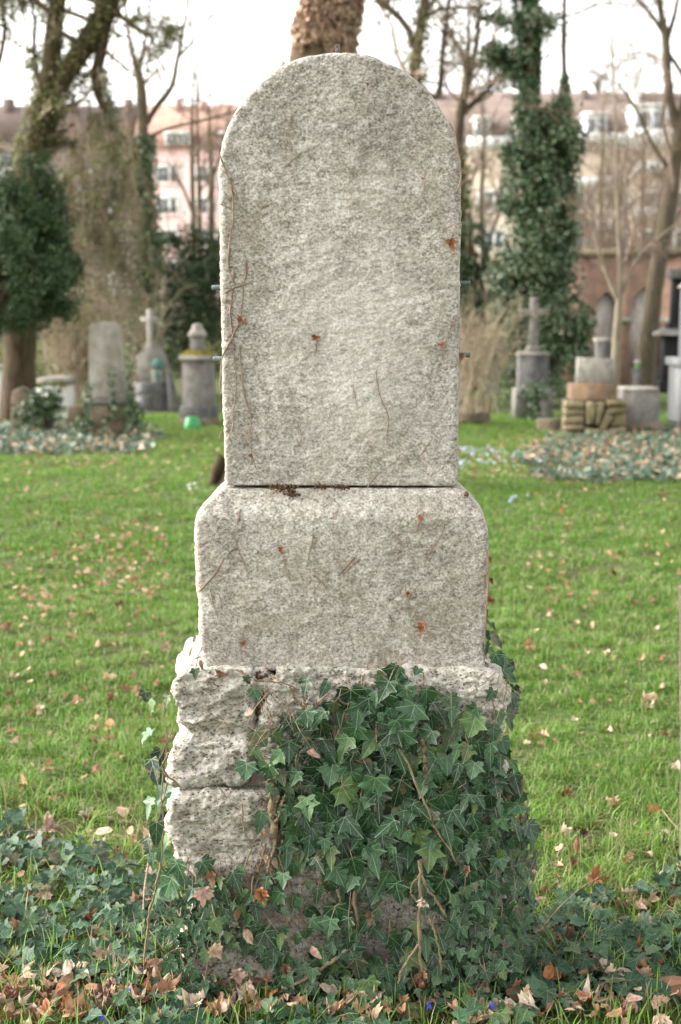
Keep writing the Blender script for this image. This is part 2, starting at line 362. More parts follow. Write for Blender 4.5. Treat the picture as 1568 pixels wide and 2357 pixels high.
M['bark'] = bark_mat('grey brown bark', (0.050, 0.038, 0.028), (0.155, 0.120, 0.090), (0.09, 0.09, 0.035), 0.45)
M['bark_red'] = bark_mat('warm brown bark', (0.055, 0.036, 0.024), (0.17, 0.118, 0.080), (0.075, 0.07, 0.022), 0.4)
M['bark_dark'] = bark_mat('dark brown bark', (0.026, 0.018, 0.012), (0.100, 0.068, 0.044), (0.065, 0.058, 0.02), 0.5)
M['bark_pale'] = bark_mat('pale birch bark', (0.13, 0.10, 0.075), (0.34, 0.285, 0.23), (0.14, 0.135, 0.06), 0.4, 9)
M['twig'] = plain_mat('brown twig', (0.20, 0.148, 0.112), 0.85, 0.3, 4, 0.2)
M['twig_pale'] = plain_mat('beige twig', (0.32, 0.262, 0.19), 0.85, 0.3, 4, 0.2)
def grave_mat(name, a, b, moss=None, amt=0.4, bstr=0.5):
    m, t, N, Lk, bs = newmat(name)
    n = noise_node(N, Lk, objcoord(N, Lk, (1, 1, 0.6)), 9, 6, 0.7, 0.8); col = ramp(N, Lk, n, [(0.32, a), (0.64, b)])
    if moss:
        n2 = noise_node(N, Lk, objcoord(N, Lk, (1, 1, 0.4)), 3.0, 5, 0.65, 0.5)
        col = mixc(N, Lk, mth(N, Lk, 'MULTIPLY', ramp(N, Lk, n2, [(0.45, (0, 0, 0)), (0.62, (1, 1, 1))]), amt), col, moss)
    Lk.new(col, bs.inputs['Base Color']); bs.inputs['Roughness'].default_value = 0.85; bs.inputs['Specular IOR Level'].default_value = 0.25
    bump(N, Lk, bs, n, bstr, 0.01); return m
M['g_pale'] = grave_mat('pale grave stone', (0.17, 0.157, 0.138), (0.36, 0.338, 0.305), (0.17, 0.15, 0.1), 0.5)
M['g_grey'] = grave_mat('grey grave stone', (0.1, 0.094, 0.085), (0.235, 0.222, 0.205), (0.15, 0.14, 0.1), 0.5)
M['g_brown'] = grave_mat('mossy brown stone', (0.085, 0.066, 0.046), (0.21, 0.17, 0.125), (0.085, 0.08, 0.032), 0.6)
M['g_dark'] = grave_mat('dark streaked stone', (0.055, 0.053, 0.052), (0.15, 0.145, 0.14), (0.04, 0.04, 0.038), 0.5)
M['g_red'] = grave_mat('red sandstone', (0.17, 0.085, 0.052), (0.29, 0.165, 0.11), (0.19, 0.155, 0.11), 0.45)
M['g_redbrown'] = grave_mat('brown sandstone block', (0.10, 0.070, 0.045), (0.22, 0.155, 0.105), (0.24, 0.115, 0.06), 0.6)
M['g_white'] = grave_mat('white marble', (0.60, 0.59, 0.56), (0.76, 0.75, 0.72), None)
M['g_rubble'] = grave_mat('ochre rubble', (0.135, 0.105, 0.06), (0.28, 0.235, 0.15), (0.1, 0.09, 0.028), 0.6)
M['g_smooth'] = plain_mat('smooth grey granite', (0.125, 0.130, 0.137), 0.55, 0.15, 25, 0.4)
M['g_black'] = plain_mat('black polished granite', (0.010, 0.010, 0.011), 0.55, 0.3, 25, 0.12)
M['g_mossy'] = plain_mat('yellow moss', (0.13, 0.11, 0.022), 0.95, 0.6, 14, 0.1)
M['green_plastic'] = plain_mat('green plastic', (0.03, 0.27, 0.075), 0.4, 0.12, 8, 0.5)
M['patina'] = plain_mat('bronze patina', (0.075, 0.17, 0.14), 0.6, 0.5, 20, 0.4)
M['brick'] = plain_mat('far brick', (0.25, 0.158, 0.122), 0.9, 0.3, 3, 0.2)
M['niche'] = grave_mat('grey niche plaster', (0.30, 0.275, 0.27), (0.43, 0.40, 0.39), (0.33, 0.27, 0.21), 0.4)
M['pink'] = plain_mat('pink render', (0.54, 0.385, 0.37), 0.9, 0.06, 0.4, 0.2)
M['cream'] = plain_mat('cream render', (0.43, 0.37, 0.30), 0.9, 0.08, 0.4, 0.2)
M['greyrender'] = plain_mat('grey render', (0.42, 0.405, 0.40), 0.9, 0.08, 0.4, 0.2)
M['roof_red'] = plain_mat('red tiles', (0.29, 0.185, 0.150), 0.9, 0.2, 1.2, 0.2)
M['roof_brown'] = plain_mat('brown tiles', (0.165, 0.128, 0.115), 0.9, 0.2, 1.2, 0.2)
M['white'] = plain_mat('white paint', (0.80, 0.80, 0.79), 0.6, 0.04, 2, 0.3)
M['glass'] = plain_mat('window pane', (0.16, 0.18, 0.20), 0.15, 0.2, 0.5, 0.5)

# ================================================================== THE GROUND
GRAVE_X = (-0.42, 0.42)
PL = [(-400, 1860), (60, 1905), (200, 1980), (330, 2040), (410, 2090), (430, 2200), (400, 2310), (180, 2300), (0, 2260), (-500, 2300)]
PR = [(1140, 2150), (1240, 2120), (1330, 2080), (1450, 2090), (1560, 2010), (2100, 1940), (2200, 2330), (1300, 2345), (1150, 2310)]
PBL = [(-300, 925), (110, 930), (200, 960), (330, 975), (380, 1010), (330, 1045), (120, 1050), (-300, 1050)]
PBR = [(1190, 1060), (1260, 1010), (1400, 990), (1700, 960), (1900, 1000), (1900, 1115), (1400, 1112), (1230, 1105)]
def terrain(x, y):
    P = np.stack([x, y, np.zeros_like(x)], -1)
    return 0.030 * fbm(P * 0.55, 3, 41) * np.clip((np.hypot(x, y) - 0.3) / 2.0, 0, 1) + 0.010 * fbm(P * 4.0, 3, 43)
xs = np.unique(np.concatenate([np.linspace(-4, 4, 161), np.linspace(-16, 16, 129), np.linspace(-260, 260, 41)]))
ys = np.unique(np.concatenate([np.linspace(-4, 6, 201), np.linspace(6, 32, 105), np.linspace(32, 420, 40), np.linspace(-60, -4, 15)]))
gx, gy = np.meshgrid(xs, ys); gz = terrain(gx.ravel(), gy.ravel())
mb = MB(); ny, nx = gx.shape; ii = np.arange(nx * ny).reshape(ny, nx)
mb.add(np.stack([gx.ravel(), gy.ravel(), gz], -1), np.stack([ii[:-1, :-1], ii[:-1, 1:], ii[1:, 1:], ii[1:, :-1]], -1).reshape(-1, 4))
m, t, N, Lk, bs = newmat('soil and turf')
co = objcoord(N, Lk); n1 = noise_node(N, Lk, co, 38, 6, 0.7); n2 = noise_node(N, Lk, co, 1.3, 5, 0.65)
soil = ramp(N, Lk, n1, [(0.3, (0.030, 0.020, 0.013)), (0.55, (0.085, 0.058, 0.038)), (0.75, (0.16, 0.115, 0.075))])
turf = ramp(N, Lk, n1, [(0.3, (0.030, 0.060, 0.014)), (0.55, (0.065, 0.12, 0.028)), (0.75, (0.13, 0.17, 0.06))])
Lk.new(mixc(N, Lk, ramp(N, Lk, n2, [(0.36, (0.15,) * 3), (0.60, (0.85,) * 3)]), soil, turf), bs.inputs['Base Color'])
bs.inputs['Roughness'].default_value = 0.95; bs.inputs['Specular IOR Level'].default_value = 0.1; bump(N, Lk, bs, n1, 0.8, 0.02)
build(mb, 'ground', m, None, True, kind='structure')
def on_ground(P):
    P = np.array(P, float); P[:, 2] = terrain(P[:, 0], P[:, 1]); return P

# ================================================================== FAR HOUSES
def house_windows(parent, cols, rows, d, w_, h_, yfront, mull=True):
    for (cx, cy) in [(c, r) for r in rows for c in cols]:
        p = at(cx, cy, d); p[1] = yfront
        f = MB(); b = 0.2
        f.box((p[0], p[1] - 0.03, p[2] + h_ / 2 - b / 2), (w_, 0.16, b)).box((p[0], p[1] - 0.05, p[2] - h_ / 2 - 0.04), (w_ + 0.16, 0.24, 0.12))
        f.box((p[0] - w_ / 2 + b / 2, p[1] - 0.03, p[2]), (b, 0.16, h_ - 2 * b)).box((p[0] + w_ / 2 - b / 2, p[1] - 0.03, p[2]), (b, 0.16, h_ - 2 * b))
        if mull: f.box((p[0] + w_ * 0.12, p[1] - 0.03, p[2]), (b, 0.14, h_ - 2 * b))
        fo = build(f, 'window', M['white'], parent)
        g = MB().box((p[0], p[1] - 0.01, p[2]), (w_ - 2 * b - 0.02, 0.05, h_ - 2 * b - 0.02)); build(g, 'pane', M['glass'], fo)
def roof_prism(mb, x0, x1, y0, depth, z0, z1, tilt=0.35):
    yr = y0 + depth * tilt
    V = [[x0, y0, z0], [x1, y0, z0], [x1, yr, z1], [x0, yr, z1], [x1, y0 + depth, z0], [x0, y0 + depth, z0]]
    mb.add(V, [np.array([[0, 1, 2, 3], [3, 2, 4, 5], [0, 5, 4, 1]]), np.array([[1, 4, 2], [0, 3, 5]])])
def house(name, label, d, x0, x1, ytop, yeave, wall, roof, cols=(), rows=(), win=(1.7, 1.35), chim=(), dorm=(), ground_y=0.0, depth=14, cat='building'):
    yf = d - DIST
    a, b = at(x0, yeave, d), at(x1, yeave, d); zt = at(x0, ytop, d + depth * 0.35)[2]
    t = thing(name, (a[0] + (b[0] - a[0]) / 2, yf, 0), label, cat)
    build(MB().box(((a[0] + b[0]) / 2, yf + depth / 2, a[2] / 2 - 0.3), (b[0] - a[0], depth, a[2] + 0.6 - 0.02)), 'wall', wall, t)
    rf = MB(); roof_prism(rf, a[0] - 0.4, b[0] + 0.4, yf - 0.5, depth + 1, a[2], zt); ro = build(rf, 'roof', roof, t)
    house_windows(t, cols, rows, d, *win, yf)
    for (cx, cy0, cy1, wpx) in chim:
        p, q = at(cx, cy0, d + depth * .3), at(cx, cy1, d + depth * .3); ww = wpx * d / FPX
        build(MB().box((p[0], p[1], (p[2] + q[2]) / 2 - 0.5), (ww, ww * 0.8, p[2] - q[2] + 1.0)), 'chimney', roof, ro)
    for (cx, cy, wpx, hpx) in dorm:
        p = at(cx, cy, d); ww, hh = wpx * d / FPX, hpx * d / FPX
        dm = MB().box((p[0], yf + 1.2, p[2]), (ww, 3.2, hh)).box((p[0], yf + 1.1, p[2] + hh / 2 + 0.1), (ww + 0.3, 3.5, 0.2))
        do = build(dm, 'dormer', M['white'], ro)
        for k in (-0.25, 0.25):
            build(MB().box((p[0] + k * ww, yf - 0.42, p[2]), (ww * 0.34, 0.06, hh * 0.66)), 'dormer_pane', M['glass'], t)
    return t
house('apartment_house', 'pink rendered apartment house with red tiled roof and white windows far behind the gravestone', 116, 318, 900, 242, 345,
      M['pink'], M['roof_red'], cols=(385, 474, 556, 640, 724, 808), rows=(402, 474, 548, 622), win=(1.85, 1.45),
      chim=((412, 226, 250, 16), (468, 232, 250, 14), (840, 226, 250, 16)), dorm=((395, 322, 26, 22), (424, 322, 26, 22), (520, 322, 26, 22), (640, 322, 26, 22), (760, 322, 26, 22)))
house('apartment_house', 'pale grey apartment house with dark brown roof far behind the leaning ivy tree', 118, -420, 314, 244, 348,
      M['greyrender'], M['roof_brown'], cols=(-330, -240, -150, -60, 30, 120, 205, 275), rows=(410, 490, 570, 650), win=(1.7, 1.5),
      chim=((20, 228, 252, 24), (170, 234, 252, 16), (296, 228, 252, 18), (-200, 228, 252, 20)))
RB = house('apartment_house', 'long beige apartment house with brown roof and white balconies far behind the ivy clad tree', 104, 960, 2300, 214, 330,
      M['cream'], M['roof_brown'], cols=(1010, 1130, 1235, 1340, 1420, 1500, 1580, 1690, 1800), rows=(462, 552, 640), win=(1.9, 1.5),
      chim=((1345, 206, 226, 18), (1540, 196, 222, 20), (1010, 206, 226, 18)), dorm=((1110, 300, 34, 46), (1205, 300, 34, 46), (1370, 292, 48, 50), (1495, 282, 78, 66), (1640, 292, 48, 50)))
for (px_, py_, wp, hp) in ((1130, 330, 110, 26), (1360, 322, 150, 26), (1500, 318, 120, 40), (1360, 420, 150, 22), (1500, 385, 90, 26), (1500, 490, 90, 22), (1700, 400, 120, 24), (1370, 520, 120, 22)):
    p = at(px_, py_, 103.4); ww, hh = wp * 103 / FPX, hp * 103 / FPX
    b = MB().box((p[0], p[1] - 0.6, p[2]), (ww, 0.12, hh)).box((p[0], p[1] + 0.2, p[2] - hh / 2), (ww, 1.6, 0.16))
    build(b, 'balcony', M['white'], RB)
# round white chimney tower with bulb top and spike
tw = thing('chimney_tower', at(1461, 250, 108), 'slender white tower with bulbous top rising above the brown roof', 'tower')
def lathe(mb, c, prof, n=20):
    c = np.asarray(c); th = np.arange(n) * 2 * np.pi / n; k = len(prof)
    V = np.array([[c[0] + r * math.cos(a), c[1] + r * math.sin(a), c[2] + z] for (r, z) in prof for a in th])
    i = np.arange(k * n).reshape(k, n); a, b = i[:-1], i[1:]
    mb.add(V, [np.stack([a, np.roll(a, -1, 1), np.roll(b, -1, 1), b], -1).reshape(-1, 4), i[-1:].copy(), i[:1, ::-1].copy()]); return mb
u = 108 / FPX; zb = at(1461, 300, 108)
mbx = MB(); lathe(mbx, zb, [(13 * u, -4), (13 * u, 55 * u), (11 * u, 56 * u), (11 * u, 112 * u), (13.5 * u, 114 * u), (13.5 * u, 118 * u), (10 * u, 120 * u)]); build(mbx, 'shaft', M['white'], tw, True)
mbx = MB(); lathe(mbx, zb, [(10 * u, 120.5 * u), (16 * u, 127 * u), (17 * u, 136 * u), (13 * u, 144 * u), (5 * u, 149 * u), (1.2 * u, 153 * u)]); build(mbx, 'bulb', M['white'], tw, True)
mbx = MB(); lathe(mbx, zb, [(0.7 * u, 153 * u), (0.5 * u, 190 * u)], 6); build(mbx, 'spike', M['iron'], tw)
sp = at(1375, 222, 106)
dsh = thing('satellite_dish', sp, 'grey satellite dish on a short mast on the roof ridge', 'satellite dish')
mbx = MB(); tubes(mbx, [[sp, sp + np.array([0, 0, 0.5])]], [[0.05, 0.05]], 6); build(mbx, 'mast', M['iron'], dsh)
mbx = MB(); n = 18; rads = [0, .2, .4, .55]; V = [sp + np.array([0, 0, 0.75])]
for r_ in rads[1:]:
    for a in np.arange(n) * 2 * np.pi / n: V.append(sp + np.array([r_ * math.cos(a) * 0.55, -0.5 * r_ * r_ + r_ * math.cos(a) * 0.5, 0.75 + r_ * math.sin(a) * 1.0]))
Fq = [[1 + j * n + i, 1 + j * n + (i + 1) % n, 1 + (j + 1) * n + (i + 1) % n, 1 + (j + 1) * n + i] for j in range(2) for i in range(n)]
mbx.add(np.array(V), [np.array(Fq), np.array([[0, 1 + i, 1 + (i + 1) % n] for i in range(n)])]); build(mbx, 'dish', M['g_smooth'], dsh, True)

# ================================================================== BRICK ARCADE WALL
AD = 36.0; AY = AD - DIST; u = AD / FPX
aw = thing('brick_arcade_wall', (at(1450, 890, AD)[0], AY, 0), 'red brick cemetery wall with pointed arch niches of grey plaster behind the right graves', 'wall')
X = lambda px_: (px_ - CX) * u * 1.0
ztop, zsp, zbase = 3.2, 1.88, -0.1
bays = [(1230, 1290), (1364, 1416), (1446, 1516), (1590, 1650), (1700, 1760)]
edges = [1180] + [e for b in bays for e in b] + [1850]
for i in range(0, len(edges), 2):
    a, b = X(edges[i]), X(edges[i + 1])
    build(MB().box(((a + b) / 2, AY + 0.25, (ztop + zbase) / 2), (b - a - 0.004, 0.5, ztop - zbase)), 'pilaster', M['brick'], aw)
    build(MB().box(((a + b) / 2, AY - 0.04, 1.62), (b - a + 0.06, 0.16, 0.14)), 'band', M['g_pale'], aw)
for (a, b) in bays:
    a, b = X(a), X(b); wv = b - a; m_ = 16
    mbx = MB(); xs_ = np.linspace(a, b, m_ + 1); c_ = 0.85 * wv
    zz = np.array([zsp + math.sqrt(max(0, c_ ** 2 - (abs(x_ - (a + b) / 2) + c_ - wv / 2) ** 2)) for x_ in xs_]); zz = np.minimum(zz, ztop - 0.15)
    for y_ in (AY, AY + 0.5): mbx.add(np.concatenate([np.stack([xs_, np.full(m_ + 1, y_), zz], -1), np.stack([xs_, np.full(m_ + 1, y_), np.full(m_ + 1, ztop)], -1)]), np.stack([np.arange(m_), np.arange(1, m_ + 1), np.arange(m_ + 2, 2 * m_ + 2), np.arange(m_ + 1, 2 * m_ + 1)], -1))
    mbx.add(np.concatenate([np.stack([xs_, np.full(m_ + 1, AY), zz], -1), np.stack([xs_, np.full(m_ + 1, AY + .5), zz], -1)]), np.stack([np.arange(m_), np.arange(m_ + 1, 2 * m_ + 1), np.arange(m_ + 2, 2 * m_ + 2), np.arange(1, m_ + 1)], -1))
    build(mbx, 'arch_spandrel', M['brick'], aw)
    build(MB().box(((a + b) / 2, AY + 0.26, 1.45), (wv - 0.01, 0.1, 3.1)), 'niche_panel', M['niche'], aw)
    build(MB().box(((a + b) / 2, AY + 0.10, 0.18), (wv - 0.02, 0.18, 0.5)), 'niche_plinth', M['g_dark'], aw)
build(MB().box(((X(1180) + X(1850)) / 2, AY + 0.25, ztop + 0.09), (X(1850) - X(1180), 0.7, 0.16)), 'coping', M['g_brown'], aw)

# ================================================================== TREES AND SHRUBS
def leafcloud(mb, C, size, rr, nb=None, aspect=1.6, droop=0.0):
    """Small four-sided folded leaves at centres C."""
    n = len(C); nrm = rr.normal(size=(n, 3)) if nb is None else rr.normal(size=(n, 3)) * 0.7 + nb
    nrm /= np.linalg.norm(nrm, axis=1, keepdims=True)
    a = rr.normal(size=(n, 3)) + np.array([0, 0, -droop]); a -= (a * nrm).sum(1, keepdims=True) * nrm; a /= np.linalg.norm(a, axis=1, keepdims=True)
    b = np.cross(nrm, a); s = (size * rr.uniform(0.6, 1.3, n))[:, None]
    V = np.stack([C - a * s * 0.5, C + b * s * 0.5 / aspect + nrm * s * 0.12, C + a * s * 0.5, C - b * s * 0.5 / aspect + nrm * s * 0.12], 1)
    i = np.arange(n * 4).reshape(n, 4)
    mb.add(V.reshape(-1, 3), [i[:, [0, 1, 2]], i[:, [0, 2, 3]]], None, np.repeat(rr.uniform(0, 1, n), 4))
def batch_points(P, n, rr, spread):
    N, k, _ = P.shape; i = rr.integers(0, N, n); t = rr.uniform(0, k - 1.001, n); a = t.astype(int); f = (t - a)[:, None]
    return P[i, a] * (1 - f) + P[i, a + 1] * f + rr.normal(size=(n, 3)) * spread
def ring_points(L, n, rr, extra, t0=0.0, t1=1.0):
    """Points in a sleeve around a limb (rows x,y,z,r)."""
    t = rr.uniform(t0, t1, n) * (len(L) - 1.001); a = t.astype(int); f = (t - a)[:, None]
    Q = L[a] * (1 - f) + L[a + 1] * f; th = rr.uniform(0, 2 * np.pi, n)
    ex = extra(t / (len(L) - 1)) if callable(extra) else extra
    r_ = Q[:, 3] * 1.02 + np.minimum(np.abs(rr.normal(size=n)), 1.7) * ex
    d = np.stack([np.cos(th), np.sin(th), rr.normal(size=n) * 0.2], -1)
    return Q[:, :3] + d * r_[:, None], d

def bare_crown(t, Ls, rr, mat, spec, twigmat=None):
    """spec: list of (n, ratio, angle, up, rad, wob, minlen); last level is thin twigs."""
    B = as_batch(Ls); out = []
    for q, (n, ratio, ang, up, rad, wob, ml) in enumerate(spec):
        B = grow(B, n, ratio, ang, up, rr, 6 if q < 2 else 4, 0.25, rad, wob, ml); out.append(B)
    mbx = MB()
    dmin = max(0.0035, 0.00019 * (np.mean(Ls[0][:, 1]) + DIST))
    for q, (P, Rr) in enumerate(out): tubes(mbx, P, np.maximum(Rr, dmin), 5 if q == 0 else 3)
    build(mbx, 'crown', mat, t, True)
    return out

# tree straight behind the gravestone
rr = np.random.default_rng(11); d = 14.0
T1 = thing('leafless_tree', at(600, 1130, d), 'stout tree standing straight behind the gravestone with brown leaves clinging to its trunk', 'tree')
mbx = MB(); L1 = plimb(mbx, [(612, 1160, 270), (622, 1090, 222), (642, 950, 214), (675, 600, 165), (735, 115, 132), (757, 0, 126), (800, -300, 110), (830, -700, 85)], d, n=40, sides=20, rough=0.10, seed=3)
rt = MB()
for (q, ww) in (([(590, 880), (552, 980), (532, 1080), (520, 1160)], 60), ([(512, 1050), (498, 1088), (488, 1112), (486, 1136)], 30), ([(640, 1080), (700, 1130), (730, 1150), (760, 1160)], 46), ([(600, 1080), (590, 1130), (570, 1180), (560, 1200)], 40)):
    plimb(rt, [(x_, y_, ww * (1 - 0.25 * k)) for k, (x_, y_) in enumerate(q)], d - 0.25, n=10, sides=9, rough=0.2, seed=5)
build(mbx, 'trunk', M['bark_red'], T1, True); build(rt, 'root', M['bark_dark'], T1, True)
Lb = [plimb(MB(), [(757, -60, 60), (650, -300, 45), (560, -600, 25)], d, n=10), plimb(MB(), [(790, -250, 60), (900, -450, 45), (1000, -700, 25)], d, n=10)]
mbx = MB()
for l in Lb: tubes(mbx, l[None, :, :3], l[None, :, 3], 8)
build(mbx, 'branch', M['bark_red'], T1, True)
bare_crown(T1, Lb + [L1[28:]], rr, M['twig'], [(8, 0.5, 45, 0.06, 0.5, 0.2, 0.8), (5, 0.5, 45, 0.03, 0.5, 0.2, 0.3)])
C, dn = ring_points(L1, 22000, rr, 0.035, 0.40, 0.85); keep = (fbm(C * 3.0, 3, 9) + .35 * dn[:, 0] > -0.10) & (C[:, 1] < np.interp(C[:, 2], [0, 9], [12, 12]))
mbx = MB(); leafcloud(mbx, C[keep], 0.058, rr, dn[keep], 1.4, 0.5); build(mbx, 'clinging_leaves', M['brownleaf'], T1, kind='stuff')

# leaning twin-stemmed tree at the left
rr = np.random.default_rng(12); d = 22.0
T2 = thing('leaning_tree', at(45, 955, d), 'thick forked tree leaning at the far left, limbs wrapped in withered ivy', 'tree')
mbx = MB(); La = plimb(mbx, [(42, 965, 96), (44, 900, 82), (45, 760, 76), (40, 620, 72), (48, 450, 66), (88, 298, 62), (120, 210, 60)], d, n=36, sides=16, rough=0.14, seed=8)
Lc = plimb(mbx, [(105, 250, 52), (116, 160, 44), (126, 60, 38), (134, 0, 36), (150, -160, 30), (150, -400, 20)], d, n=18, sides=12, rough=0.12, seed=9)
Ld = plimb(mbx, [(112, 240, 46), (150, 175, 46), (199, 99, 44), (236, 40, 43), (256, 0, 42), (310, -110, 34), (380, -300, 22)], d, n=20, sides=12, rough=0.16, seed=10)
Le = plimb(mbx, [(244, 20, 18), (275, 34, 12), (305, 60, 9), (330, 80, 6), (352, 84, 4)], d, n=10, sides=7, seed=2)
Lf = plimb(mbx, [(92, 190, 10), (80, 150, 9), (76, 100, 10), (84, 60, 8), (70, 0, 5)], d, n=10, sides=7, seed=2)
Lg = plimb(mbx, [(-10, 170, 12), (12, 90, 10), (14, 50, 8), (0, 0, 6)], d, n=8, sides=7, seed=2)
Lh = plimb(mbx, [(252, 20, 24), (225, 150, 26), (215, 210, 22), (240, 240, 16), (258, 300, 14)], d, n=12, sides=8, rough=0.2, seed=2)
build(mbx, 'trunk', M['bark_dark'], T2, True)
lv = bare_crown(T2, [Lc, Ld, Le, Lf, Lg, Lh, La[18:]], rr, M['twig'], [(10, 0.40, 60, -0.05, 0.4, 0.25, 0.5), (5, 0.5, 50, -0.06, 0.5, 0.25, 0.25), (3, 0.5, 45, -0.05, 0.6, 0.2, 0.15)])
mbx = MB()
leafcloud(mbx, batch_points(lv[1][0], 6500, rr, 0.06), 0.062, rr, None, 1.5, 0.5)
C, dn = ring_points(Ld, 2600, rr, 0.07); leafcloud(mbx, C, 0.065, rr, dn, 1.4, 0.6)
C, dn = ring_points(Lc, 500, rr, 0.05); leafcloud(mbx, C, 0.06, rr, dn, 1.4, 0.6)
C, dn = ring_points(La, 2600, rr, 0.06, 0.4, 1); leafcloud(mbx, C, 0.065, rr, dn, 1.4, 0.6)
build(mbx, 'withered_ivy', M['olive'], T2, kind='stuff')
# hanging veil of thin shoots below the leaning tree
def thicket(name, label, cat, base, d, box, nst, rr, mat, lean=0.25, leaves=0, lmat=None, lsize=0.06, group=None, hang=False, r0=0.008, sub=5):
    """Bare many-stemmed shrub: stems spread from the foot to fill box (px x0,x1,ytop)."""
    t = thing(name, at(base[0], base[1], d), label, cat, group)
    b = at(base[0], base[1], d); x0, x1, yt = box; P = []
    for k in range(nst):
        p0 = b + np.array([rr.normal() * 0.18, rr.normal() * 0.25, 0.0]) if not hang else np.array([*at(rr.uniform(x0, x1), yt + rr.uniform(0, 60), d + rr.normal() * 0.5)])
        e = at(rr.uniform(x0, x1), yt + (base[1] - yt) * (rr.uniform(0, 0.45) if not hang else rr.uniform(0.3, 0.78)), d + rr.normal() * 0.5)
        if hang: e[0] = p0[0] + rr.normal() * 0.25
        mid = (p0 + e) / 2 + np.array([rr.normal() * 0.08, 0, 0.12 if not hang else 0.0])
        P.append(resample(np.c_[[p0, mid, e], [r0, r0 * .8, r0 * .4]], 7))
    P = np.stack(P); B = (P[:, :, :3], P[:, :, 3]); mbx = MB(); tubes(mbx, *B, 4)
    build(mbx, 'stem', mat, t, True)
    B2 = grow(B, sub, 0.32, 35, 0.05 if not hang else -0.12, rr, 4, 0.2, 0.6, 0.2, 0.12); B3 = grow(B2, 3, 0.55, 35, 0.03 if not hang else -0.1, rr, 3, 0.2, 0.7, 0.2, 0.08)
    mbx = MB(); tubes(mbx, B2[0], np.maximum(B2[1], 0.00018 * d), 3); tubes(mbx, B3[0], np.maximum(B3[1], 0.00013 * d), 3); build(mbx, 'twigs', mat, t, kind='stuff')
    if leaves:
        mbx = MB(); leafcloud(mbx, batch_points(B2[0], leaves, rr, 0.06), lsize, rr, None, 1.5, 0.6); build(mbx, 'foliage', lmat, t, kind='stuff')
    return t
thicket('weeping_shrub', 'weeping shrub with hanging olive brown shoots below the leaning tree', 'shrub', (235, 905), 27.0, (110, 300, 250), 80, np.random.default_rng(21), M['twig'], leaves=6500, lmat=M['olive'], lsize=0.07, hang=True, r0=0.007)
thicket('bare_shrub', 'pale beige bare thicket behind the white tomb at the left', 'shrub', (170, 920), 29, (75, 300, 640), 110, np.random.default_rng(22), M['twig_pale'], leaves=1500, lmat=M['olive'], lsize=0.05)
thicket('bare_shrub', 'beige leafless bush directly right of the gravestone, arching over the lawn edge', 'shrub', (1085, 950), 21.5, (1040, 1205, 690), 46, np.random.default_rng(23), M['twig_pale'], leaves=120, lmat=M['olive'], r0=0.011)
thicket('bare_shrub', 'brown leafless thicket rising behind the brick wall between ivy tree and birch', 'shrub', (1365, 900), 44, (1290, 1450, 340), 44, np.random.default_rng(24), M['twig'], r0=0.012, sub=5)
thicket('bare_shrub', 'brown leafless thicket rising behind the brick wall by the leaning right tree', 'shrub', (1520, 900), 47, (1430, 1640, 300), 44, np.random.default_rng(25), M['twig'], r0=0.014, sub=5)
thicket('bare_shrub', 'thin grey brown thicket between medallion grave and dark conifer', 'shrub', (330, 900), 27.5, (285, 420, 640), 13, np.random.default_rng(26), M['twig_pale'], r0=0.008)

# dark yew at the left edge
def dense_crown(name, label, d, base, trunk, ells, nleaf, size, mat, rr, cat='tree', bark='bark_dark', shell=0.55):
    t = thing(name, at(*base, d), label, cat)
    mbx = MB(); Lt = plimb(mbx, trunk, d, n=12, sides=10, rough=0.15, seed=4); build(mbx, 'trunk', M[bark], t, True)
    mbx = MB(); cl = []
    for (ex, ey, rx, ry, wgt) in ells:
        c = at(ex, ey, d); r3 = np.array([rx, rx * 0.85, ry]) * d / FPX
        n = int(nleaf * wgt); v = rr.normal(size=(n, 3)); v /= np.linalg.norm(v, axis=1, keepdims=True)
        rad = rr.uniform(shell, 1.08, n) ** 0.8; nz = 1 + 0.75 * fbm(v * 2.6 + ex, 4, 6)
        P = c + v * r3 * (rad * nz)[:, None]; k = fbm(P * 3.0, 3, 7) > -0.10; cl.append((P[k], v[k]))
    for P, v in cl: leafcloud(mbx, P, size, rr, v + np.array([0, 0, 0.5]), 3.0, 0.4)
    c0 = at(ells[0][0], ells[0][1], d)
    br = np.stack([np.stack([c0 + np.array([0, 0, -0.3]), c0 + (P[j] - c0) * 0.5, P[j]]) for P, v in cl for j in rr.integers(0, len(P), 14)])
    bm = MB(); tubes(bm, br, np.tile([0.03, 0.015, 0.005], (len(br), 1)), 4); build(bm, 'branch', M[bark], t, True)
    build(mbx, 'crown', mat, t, kind='stuff'); return t
dense_crown('yew_tree', 'dense dark bluish green yew filling the left edge in front of the leaning tree', 20.0, (-45, 985), [(-45, 985, 40), (-40, 800, 36), (-10, 560, 24)],
            [(40, 600, 120, 130, 0.36), (75, 500, 80, 110, 0.20), (25, 430, 80, 85, 0.14), (-60, 640, 130, 150, 0.16), (130, 620, 52, 110, 0.14), (20, 710, 120, 60, 0.12)], 60000, 0.07, M['yew'], np.random.default_rng(31))
dense_crown('conifer', 'dark green rounded conifer behind the urn pillar, left of the gravestone', 31.0, (430, 900), [(430, 900, 26), (430, 700, 20), (430, 620, 10)],
            [(432, 690, 100, 125, 0.45), (410, 600, 66, 84, 0.25), (470, 630, 66, 105, 0.28), (440, 800, 100, 75, 0.2)], 24000, 0.10, M['conifer'], np.random.default_rng(32))
dense_crown('conifer', 'mid green loose conifer just right of the gravestone behind the bare bush', 29.0, (1090, 900), [(1090, 900, 24), (1085, 700, 18), (1080, 500, 8)],
            [(1095, 720, 70, 120, 0.4), (1075, 590, 52, 120, 0.28), (1130, 690, 60, 90, 0.2), (1050, 760, 60, 110, 0.2)], 11000, 0.11, M['conifer'], np.random.default_rng(33))
